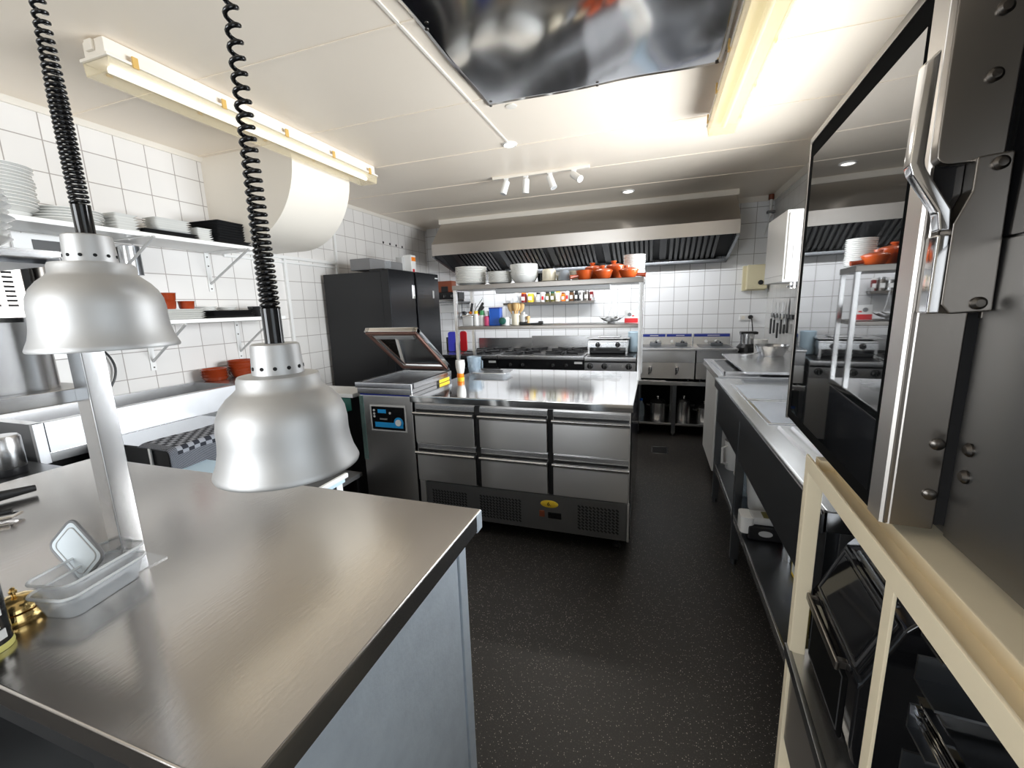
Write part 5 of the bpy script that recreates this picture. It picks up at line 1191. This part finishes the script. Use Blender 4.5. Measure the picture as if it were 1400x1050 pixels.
stack('serving_plate', plate_mesh(.134, .018, .55), 5, -2.812, 1.405, ZA, .0125, 'flat white plate, {o} in the low pile behind the high heat lamp cord', 'plate', 'low plate pile on the upper wall shelf', .008)
sq = lambda h_, r_, m_: MB().rbox(0, 0, h_, h_, 0, .012, r_, 4, taper=.016).mesh('square_plate', M[m_])
stack('square_dish', sq(.060, .010, 'porcelain'), 6, -2.765, 1.605, ZA, .0145, 'small square white dish, {o} in the square pile on the upper wall shelf', 'dish', 'square dishes on the upper wall shelf', .004, .1)
rect = lambda hx, hy, m_: MB().rbox(0, 0, hx, hy, 0, .012, .012, 4, taper=.02).mesh('serving_board', M[m_])
stack('slate_tray', rect(.085, .150, 'slate'), 2, -2.770, 1.822, ZA, .0125, 'long black tray, {o} under the white platters on the upper shelf', 'tray', 'black trays on the upper wall shelf', .003, 0)
stack('white_platter', rect(.060, .100, 'porcelain'), 6, -2.770, 1.850, ZA + .0255, .0125, 'long white platter, {o} of those lying on the black trays', 'platter', 'white platters on the black trays', .004, 0)
stack('square_dish', sq(.050, .008, 'porcelain'), 6, -2.755, 2.030, ZA, .0130, 'small square white dish, {o} in the pile beside the black plates', 'dish', 'white dishes beside the black plates', .003, 0)
stack('black_plate', sq(.130, .012, 'slate'), 9, -2.825, 2.222, ZA, .0165, 'square black plate, {o} in the pile ending the upper wall shelf', 'plate', 'black plates on the upper wall shelf', .005, .05)
stack('white_platter', rect(.085, .150, 'porcelain'), 5, -2.822, 1.830, ZB, .0125, 'white platter, {o} in the pile under the ramekins on the lower shelf', 'platter', 'white platters on the lower wall shelf', .004, 0)
ram = MB().lathe([(0, 0), (.036, 0), (.040, .008), (.044, .045), (.046, .048), (.041, .048), (.037, .010), (0, .008)], n=32).mesh('ramekin', M['terra_d'])
for (y, z, x, lb) in ((1.795, 0, -2.80, 'terracotta ramekin on the white platters, lower left of three'), (1.905, 0, -2.80, 'terracotta ramekin on the white platters, at the right'), (1.800, .0485, -2.80, 'terracotta ramekin standing on top of another ramekin')):
    o = bpy.data.objects.new('ramekin', ram); C.objects.link(o); o.location = (x, y, ZB + .063 + z); setp(o, lb, 'ramekin', 'ramekins on the lower wall shelf')
stack('side_plate', plate_mesh(.066, .012, .6), 7, -2.930, 2.115, ZB, .0105, 'small white plate, {o} in the pile behind the black trays', 'plate', 'small plates behind the black trays', .003)
stack('side_plate', plate_mesh(.060, .012, .6), 6, -2.935, 2.275, ZB, .0115, 'small white plate, {o} in the pile beside the black pan', 'plate', 'small plates beside the black pan', .003)
stack('slate_tray', rect(.060, .160, 'slate'), 4, -2.790, 2.175, ZB, .0122, 'wavy black tray, {o} in the pile at the front of the lower shelf', 'tray', 'black trays on the lower wall shelf', .006, .03)
t = thing('black_pan', 'round black pan with side handles at the right end of the lower shelf', 'pan', (-2.80, 2.44, ZB))
part(t, 'body', MB().lathe([(0, 0), (.078, 0), (.088, .07), (.090, .074), (.084, .074), (.074, .008), (0, .006)], (-2.815, 2.455, ZB), 32), M['slate'])
for s_ in (-1, 1): part(t, 'handle', MB().box(-2.835, -2.795, 2.455 + s_ * .088 - .012, 2.455 + s_ * .088 + .018 * (s_ > 0) + .0, ZB + .058, ZB + .070, .003), M['slate'])
dish = MB().lathe([(0, 0), (.062, 0), (.070, .006), (.080, .024), (.082, .026), (.076, .026), (.066, .010), (0, .008)], n=36).mesh('terracotta_dish', M['terra_d'])
stack('terracotta_dish', dish, 4, -2.895, 2.085, .9855, .0185, 'flat terracotta dish, {o} in the left pile behind the trough', 'dish', 'flat terracotta dishes behind the trough', .003)
tb = bowl_mesh(.084, .060, .042, 'terra_d')
stack('terracotta_bowl', tb, 5, -2.870, 2.262, .9855, .0190, 'terracotta bowl, {o} in the right pile behind the trough', 'bowl', 'terracotta bowls behind the trough', .003)
# conduits, panel and fittings on the left wall
t = thing('cable_conduit', 'white surface conduit branching on the left wall above the black fridge', 'conduit', (-2.99, 3.1, 1.9))
part(t, 'horizontal_run', MB().box(-3.009, -2.988, 2.36, 3.53, 1.885, 1.912, .003), M['white'])
part(t, 'horizontal_run', MB().box(-3.009, -2.992, 2.36, 3.53, 1.850, 1.868, .003), M['white'])
part(t, 'vertical_run', MB().box(-3.009, -2.986, 2.885, 2.912, 1.0, 1.885, .003), M['white'])
part(t, 'vertical_run', MB().box(-3.009, -2.986, 3.520, 3.548, 1.0, 2.47, .003), M['white'])
t = thing('wall_panel', 'white framed black panel on the left wall under the upper shelf', 'panel', (-3.0, 1.45, 1.80))
part(t, 'frame', MB().box(-3.009, -2.990, 1.265, 1.60, 1.765, 1.862, .003), M['white'])
part(t, 'black_field', MB().box(-2.991, -2.987, 1.335, 1.59, 1.775, 1.835), M['black'])
t = thing('soap_dispenser', 'black and steel cylinder under the upper shelf beside the high heat lamp', 'dispenser', (-2.95, 1.70, 1.70))
part(t, 'body', MB().cyl((-2.95, 1.735, 1.68), (-2.95, 1.735, 1.845), .048, 28), M['steel_dark'])
part(t, 'steel_face', MB().cyl((-2.945, 1.722, 1.685), (-2.945, 1.722, 1.842), .044, 28), M['steel'])
part(t, 'wall_plate', MB().box(-3.009, -2.99, 1.70, 1.77, 1.69, 1.84), M['black'])
t = thing('vent_panel', 'perforated steel cover on the left wall behind the pass shelf', 'vent panel', (-2.9, 1.1, 1.5))
part(t, 'cover', MB().box(-3.008, -2.90, .86, 1.235, 1.415, 1.70, .006), M['steel_warm'])
vg = MB()
for i in range(5):
    for j in range(9): vg.box(-2.9015, -2.8985, .93 + i * .058, .965 + i * .058, 1.500 + j * .022, 1.510 + j * .022)
part(t, 'vent_grille', vg, M['void'])
part(t, 'side_gap', MB().box(-3.005, -2.91, 1.236, 1.262, 1.415, 1.72), M['void'])
t = thing('wall_pipe', 'steel pipe on the left wall right of the perforated cover', 'pipe', (-2.93, 1.33, 1.5))
part(t, 'pipe', MB().cyl((-2.94, 1.345, 1.413), (-2.94, 1.345, 1.76), .055, 28), M['steel_warm'])
part(t, 'collar', MB().cyl((-2.94, 1.345, 1.46), (-2.94, 1.345, 1.475), .058, 28), M['steel'])
t = thing('wall_cable', 'thin black cable hanging from the lower shelf beside the shelf post', 'cable', (-2.98, 1.52, 1.2))
part(t, 'cable', MB().tube([(-2.985, 1.40 + .17 * math.sin(2.6 * k / 20), 1.386 - .40 * k / 20) for k in range(21)], .006, 8), M['black'])
solo('wall_clip', MB().box(-.004, .004, -.03, .03, -.01, .01, .002), M['grey'], 'small dark clip on the left wall at the end of the lower shelf', 'clip', (-3.003, 2.68, 1.44))
for i in range(4):
    pass
t = thing('wall_fixing', 'row of four dark holes in the tiles high beside the hood', 'wall fixing', (-3.0, 4.5, 2.2))
for i in range(4): part(t, 'hole', MB().cyl((-3.012, 4.36 + i * .13, 2.205 - i * .002), (-3.008, 4.36 + i * .13, 2.205 - i * .002), .014, 14), M['void'])
# ------------------------------------------------------------------ oven on its stand, right foreground (turned 3.7 degrees)
OR = math.radians(-3.7); OX, OY = .353, .776
def oth(name, label, cat, z=0, group=None): return thing(name, label, cat, (OX, OY, 0), OR, group)
L_ = dict(world=False)
t = oth('oven_stand', 'cream enamelled steel rack under the big oven', 'oven stand')
RX0, RX1, RY0, RY1, RZ = -.018, .66, -.44, .368, 1.058
for x in (RX0, RX1 - .034):
    for y in (RY0, RY1 - .030): part(t, 'post', MB().box(x, x + .034, y, y + .030, .02, RZ - .035, .003), M['cream'], **L_)
for x in (RX0 + .001, RX1 - .006): part(t, 'middle_post', MB().box(x, x + .005, -.114, -.088, .02, RZ - .035, .001), M['cream'], **L_)
part(t, 'front_rail', MB().box(RX0, RX0 + .006, RY0, RY1, RZ - .036, RZ, .002).box(RX0 + .004, RX0 + .052, RY0, RY1, RZ - .036, RZ - .029, .002), M['cream'], **L_)
part(t, 'inner_rail', MB().box(RX0 + .050, RX0 + .16, RY0, RY1, RZ - .032, RZ - .006, .003), M['cream'], **L_)
part(t, 'back_rail', MB().box(RX1 - .03, RX1, RY0, RY1, RZ - .040, RZ - .002, .003), M['cream'], **L_)
for y in (RY0, RY1 - .03): part(t, 'end_rail', MB().box(RX0 + .02, RX1 - .02, y, y + .030, RZ - .040, RZ - .004, .003), M['cream'], **L_)
part(t, 'shelf', MB().box(RX0 + .004, RX1 - .03, -.115, RY1 - .004, .515, .531, .002), M['steel'], **L_)
part(t, 'shelf_lip', MB().box(RX0 - .006, RX0 + .006, -.115, RY1 - .002, .505, .534, .002), M['steel_dark'], **L_)
part(t, 'lower_panel', MB().box(RX0 + .006, RX0 + .012, -.085, RY1 - .034, .27, .49, .001), M['steel_hood'], **L_)
part(t, 'bottom_rail', MB().box(RX0, RX0 + .03, RY0, RY1, .10, .14, .003), M['cream'], **L_)
part(t, 'back_panel', MB().box(RX1 - .05, RX1 - .044, RY0 + .03, RY1 - .03, .14, RZ - .04), M['black'], **L_)
for z in (.655, .735, .815, .895, .965):
    for y, s in ((-.116, -1), (RY0 + .032, 1)):
        part(t, 'runner', MB().prism([(y, z), (y + s * .055, z), (y + s * .055, z + .004), (y + s * .004, z + .004), (y + s * .004, z + .04), (y, z + .04)], 'x', RX0 + .036, RX1 - .06), M['steel_dark'], **L_)
# trays
tray_me = None
def tray_mesh():
    m = MB(); hx, hy = .26, .138
    m.box(-hx, hx, -hy, hy, 0, .0015)
    for sx in (-1, 1): m.prism([(sx * hx, 0), (sx * (hx + .010), .012), (sx * (hx + .018), .0125), (sx * (hx + .018), .0140), (sx * (hx + .009), .0138), (sx * (hx - .001), .0015)], 'y', -hy, hy)
    for sy in (-1, 1): m.prism([(sy * hy, 0), (sy * (hy + .008), .012), (sy * (hy + .008), .0135), (sy * (hy - .001), .0015)], 'x', -hx, hx)
    return m.mesh('oven_tray', M['chrome'])
tray_me = tray_mesh()
def put_trays(n, z, lab, grp, dz=.0068):
    for i in range(n):
        o = bpy.data.objects.new('oven_tray', tray_me); C.objects.link(o)
        lx, ly = .300 + random.uniform(-.004, .004), -.262
        c, s = math.cos(OR), math.sin(OR)
        o.location = (OX + lx * c - ly * s, OY + lx * s + ly * c, z + i * dz); o.rotation_euler = (0, 0, OR + random.uniform(-.006, .006))
        setp(o, lab.format(o=ordw(i, n)), 'oven tray', grp)
put_trays(7, .8195, 'thin shiny oven tray, {o} in the upper pile in the oven stand', 'upper pile of oven trays')
put_trays(4, .6595, 'thin shiny oven tray, {o} in the lower pile in the oven stand', 'lower pile of oven trays')
# air fryer
t = oth('air_fryer', 'glossy black air fryer oven with window and silver handle in the oven stand', 'air fryer')
ay0, ay1, az = .050, .350, .5315
SA = math.atan2(.050, .125)
pf = [(.050, az + .001), (.028, az + .015), (.020, az + .05), (.020, az + .185), (.026, az + .195), (.076, az + .320), (.100, az + .350), (.150, az + .372), (.22, az + .380), (.30, az + .368), (.350, az + .33), (.36, az + .27), (.36, az + .001)]
part(t, 'body', MB().prism(pf, 'y', ay0, ay1, .020), M['black_gloss'], smooth=60, **L_)
def slant(x0, x1, y0, y1, s0, s1, bev=.003):
    # box lying on the slanted door plane: s runs up the slope, x is the distance out of the plane
    return MB().box(x0, x1, y0, y1, s0, s1, bev).xform(Matrix.Translation((.026, 0, az + .195)) @ Matrix.Rotation(SA, 4, 'Y'))
d = part(t, 'door', slant(-.006, .004, ay0 + .016, ay1 - .016, .004, .135, .005), M['black_gloss'], **L_)
part(d, 'window', slant(-.0085, -.004, ay0 + .040, ay1 - .040, .018, .118, .004), M['black_gloss'], **L_)
for y in (ay0 + .026, ay1 - .031): part(d, 'window_frame', slant(-.0085, -.005, y, y + .005, .012, .126, .001), M['gline'], **L_)
for q in (.010, .123): part(d, 'window_frame', slant(-.0085, -.005, ay0 + .026, ay1 - .026, q, q + .004, .001), M['gline'], **L_)
part(t, 'top_strip', slant(-.004, .006, ay0 + .06, ay1 - .06, .142, .152, .003), M['steel_dark'], **L_)
part(t, 'handle', MB().box(.000, .008, ay0 + .05, ay1 - .03, az + .170, az + .190, .003).box(.004, .022, ay0 + .055, ay0 + .07, az + .172, az + .188, .002).box(.004, .022, ay1 - .05, ay1 - .035, az + .172, az + .188, .002), M['steel_warm'], **L_)
part(t, 'drawer_front', MB().box(.0160, .024, ay0 + .045, ay1 - .03, az + .02, az + .162, .004), M['border'], **L_)
dl = [(.0155, ay0 + .055, az + .03), (.0155, ay1 - .04, az + .03), (.0155, ay1 - .04, az + .155), (.0155, ay0 + .055, az + .155), (.0155, ay0 + .055, az + .03)]
part(t, 'drawer_line', MB().tube(dl, .0014, 6, caps=False), M['gline'], **L_)
# the oven
t = oth('combi_oven', 'big stainless oven with dark glass door and lever handle at the right edge', 'oven')
OZ0, OZ1, DW = 1.070, 1.862, .700
part(t, 'cabinet', MB().box(.080, .745, -.34, .716, 1.064, 1.885, .004), M['steel_grey'], **L_)
part(t, 'front_seal', MB().box(.064, .080, .004, DW - .004, OZ0 + .008, OZ1 - .008), M['void'], **L_)
part(t, 'control_panel', MB().box(.074, .081, -.335, -.016, 1.50, 1.88, .002), M['black_gloss'], **L_)
part(t, 'front_panel', MB().box(.075, .081, -.335, -.006, 1.066, 1.498, .002), M['steel_grey'], **L_)
for z in (1.213, 1.173): part(t, 'bolt', MB().lathe([(.010, 0), (.010, .003), (.006, .007), (0, .0075)], (0, 0, 0), 16).xform(Matrix.Translation((.0755, -.036, z)) @ Matrix.Rotation(-PI / 2, 4, 'Y')), M['screw'], **L_)
for (x, y) in ((.14, -.28), (.68, -.28), (.14, .33), (.68, .33)): part(t, 'foot', MB().cyl((x, y, 1.0585), (x, y, 1.066), .02, 14), M['black'], **L_)
# door
d = part(t, 'door', MB().box(.004, .066, 0, .052, OZ0, OZ1, .003), M['steel_warm'], **L_)
part(d, 'near_bevel', MB().prism([(.000, .004), (.012, -.0008), (.014, .05), (.000, .05)], 'z', OZ0 + .001, OZ1 - .001), M['steel_hood'], **L_)
part(d, 'door_body', MB().box(.012, .064, .05, DW, OZ0, OZ1), M['black'], **L_)
part(d, 'frame_top', MB().box(-.001, .062, .045, DW, OZ1 - .016, OZ1 + .001, .002), M['steel_warm'], **L_)
part(d, 'frame_far', MB().box(-.001, .062, DW - .014, DW + .002, OZ0 - .004, OZ1 + .001, .002), M['steel_warm'], **L_)
part(d, 'black_border', MB().box(.001, .010, .046, DW - .012, OZ0 + .004, OZ1 - .014), M['border'], **L_)
part(d, 'glass', MB().box(-.0005, .0015, .060, DW - .050, OZ0 + .030, OZ1 - .058), M['ovenglass'], **L_)
for z in (1.208, 1.128): part(d, 'bolt', MB().lathe([(.009, 0), (.009, .003), (.005, .006), (0, .0065)], (0, 0, 0), 16).xform(Matrix.Translation((.055, .0005, z)) @ Matrix.Rotation(PI / 2, 4, 'X')), M['screw'], **L_)
# latch cover plates and lever on the near edge of the door
def plate(poly, y0, y1, mat, name, par, bev=.002): return part(par, name, MB().prism(poly, 'y', y0, y1, bev), M[mat], **L_)
up = [(-.002, OZ1 - .03), (-.002, 1.625)] + [(-.002 + .018 - .018 * math.cos(a), 1.612 - .012 * math.sin(a) * 1.2) for a in [PI / 2 * i / 5 for i in range(1, 6)]] + [(.058, 1.598), (.066, 1.606), (.068, OZ1 - .03)]
hp = plate(up, -.022, -.002, 'steel_warm', 'hinge_cover', t, .004)
for x, z in ((.043, 1.771), (.043, 1.697)): part(hp, 'bolt', MB().lathe([(.0085, 0), (.0085, .003), (.005, .006), (0, .0065)], (0, 0, 0), 18).xform(Matrix.Translation((x, -.022, z)) @ Matrix.Rotation(PI / 2, 4, 'X')), M['screw'], **L_)
lw = [(.034, 1.601), (.070, 1.604), (.074, 1.405), (.030, 1.402), (.020, 1.415), (.020, 1.520), (.034, 1.560)]
lh = plate(lw, -.034, -.002, 'steel_warm', 'latch_housing', t, .003)
part(lh, 'inner_plate', MB().prism([(.002, 1.600), (.033, 1.600), (.033, 1.560), (.019, 1.52), (.012, 1.52), (.002, 1.57)], 'y', -.010, -.001), M['black_gloss'], **L_)
for x, z in ((.057, 1.590), (.058, 1.416)): part(lh, 'bolt', MB().lathe([(.0085, 0), (.0085, .003), (.005, .006), (0, .0065)], (0, 0, 0), 18).xform(Matrix.Translation((x, -.034, z)) @ Matrix.Rotation(PI / 2, 4, 'X')), M['screw'], **L_)
part(lh, 'side_face', MB().box(.006, .020, -.034, -.002, 1.403, 1.508, .003), M['chrome'], **L_)
lv = [(-.024, 1.728), (-.031, 1.722), (-.034, 1.600), (-.030, 1.588), (.002, 1.536), (.006, 1.512), (.018, 1.512), (.016, 1.540), (-.016, 1.594), (-.018, 1.602), (-.016, 1.735)]
plate(lv, -.036, -.014, 'chrome', 'lever_handle', t, .003)
part(t, 'latch_catch', MB().prism([(.080, 1.440), (.094, 1.452), (.096, 1.395), (.074, 1.395), (.074, 1.409), (.088, 1.411), (.088, 1.424), (.076, 1.426)], 'y', -.012, -.004, .001), M['steel_warm'], **L_)

# ------------------------------------------------------------------ light and camera
def area(name, loc, rot, sx, sy, power, col, spread=180):
    l = bpy.data.lights.new(name, 'AREA'); l.shape = 'RECTANGLE'; l.size = sx; l.size_y = sy; l.energy = power; l.color = col; l.spread = math.radians(spread)
    o = bpy.data.objects.new(name, l); C.objects.link(o); o.location = loc; o.rotation_euler = rot; return o
area('window_daylight', (XR + .012, (WY0 + WY1) / 2, (WZ0 + WZ1) / 2), (0, PI / 2, 0), WZ1 - WZ0, WY1 - WY0, P_WIN, (.93, .97, 1), 132)
area('door_daylight', (XR + .012, (DY0 + DY1) / 2, DZ1 / 2 + .05), (0, PI / 2, 0), DZ1 - .1, DY1 - DY0, P_DOOR, (.93, .97, 1))
area('rear_window_daylight', ((FX0 + FX1) / 2, YF - .012, (FZ0 + FZ1) / 2), (PI / 2, 0, 0), FX1 - FX0, FZ1 - FZ0, P_FRONT, (.93, .97, 1))
area('added_hood_fill', (-.89, 4.662, 2.105), (math.radians(50), 0, 0), 2.6, .05, P_HOOD_FILL, (.96, .98, 1))  # added fill light hidden behind the hood lip, brightens the back wall
for i, (p, d) in enumerate(SPOTS):
    l = bpy.data.lights.new('spotlight', 'SPOT'); l.energy = P_SPOT; l.spot_size = math.radians(110); l.spot_blend = .8; l.shadow_soft_size = .022; l.color = (1, .94, .84)
    o = bpy.data.objects.new('spotlight', l); C.objects.link(o); o.location = p + d * .004; o.rotation_euler = d.to_track_quat('-Z', 'Y').to_euler()
wd = bpy.data.worlds.new('sky'); bpy.context.scene.world = wd; wd.use_nodes = True
wd.node_tree.nodes['Background'].inputs[0].default_value = (.80, .90, 1, 1); wd.node_tree.nodes['Background'].inputs[1].default_value = .7
cam = bpy.data.cameras.new('camera'); co = bpy.data.objects.new('camera', cam); C.objects.link(co)
cam.sensor_width = 36; cam.lens = 574.09 / 1400 * 36; cam.clip_start = .02
ya, pi_, ro = math.radians(-18.7986), math.radians(-10.4528), math.radians(-1.7174)
f = Vector((math.sin(ya) * math.cos(pi_), math.cos(ya) * math.cos(pi_), math.sin(pi_))); r = Vector((math.cos(ya), -math.sin(ya), 0)); u = r.cross(f)
r2 = r * math.cos(ro) + u * math.sin(ro); u2 = -r * math.sin(ro) + u * math.cos(ro)
mw = Matrix((r2, u2, -f)).transposed().to_4x4(); mw.translation = (0, 0, 1.43)
co.matrix_world = mw
sc = bpy.context.scene; sc.camera = co
sc.view_settings.view_transform = 'Standard'; sc.view_settings.look = 'None'; sc.view_settings.gamma = 1; sc.view_settings.exposure = EXPO
try: sc.view_settings.use_curve_mapping = False
except Exception: pass
try: sc.cycles.use_denoising = True; sc.cycles.max_bounces = 12; sc.cycles.diffuse_bounces = 6; sc.cycles.glossy_bounces = 6; sc.cycles.transparent_max_bounces = 16; sc.cycles.sample_clamp_indirect = 4; sc.cycles.caustics_reflective = False; sc.cycles.caustics_refractive = False
except Exception: pass
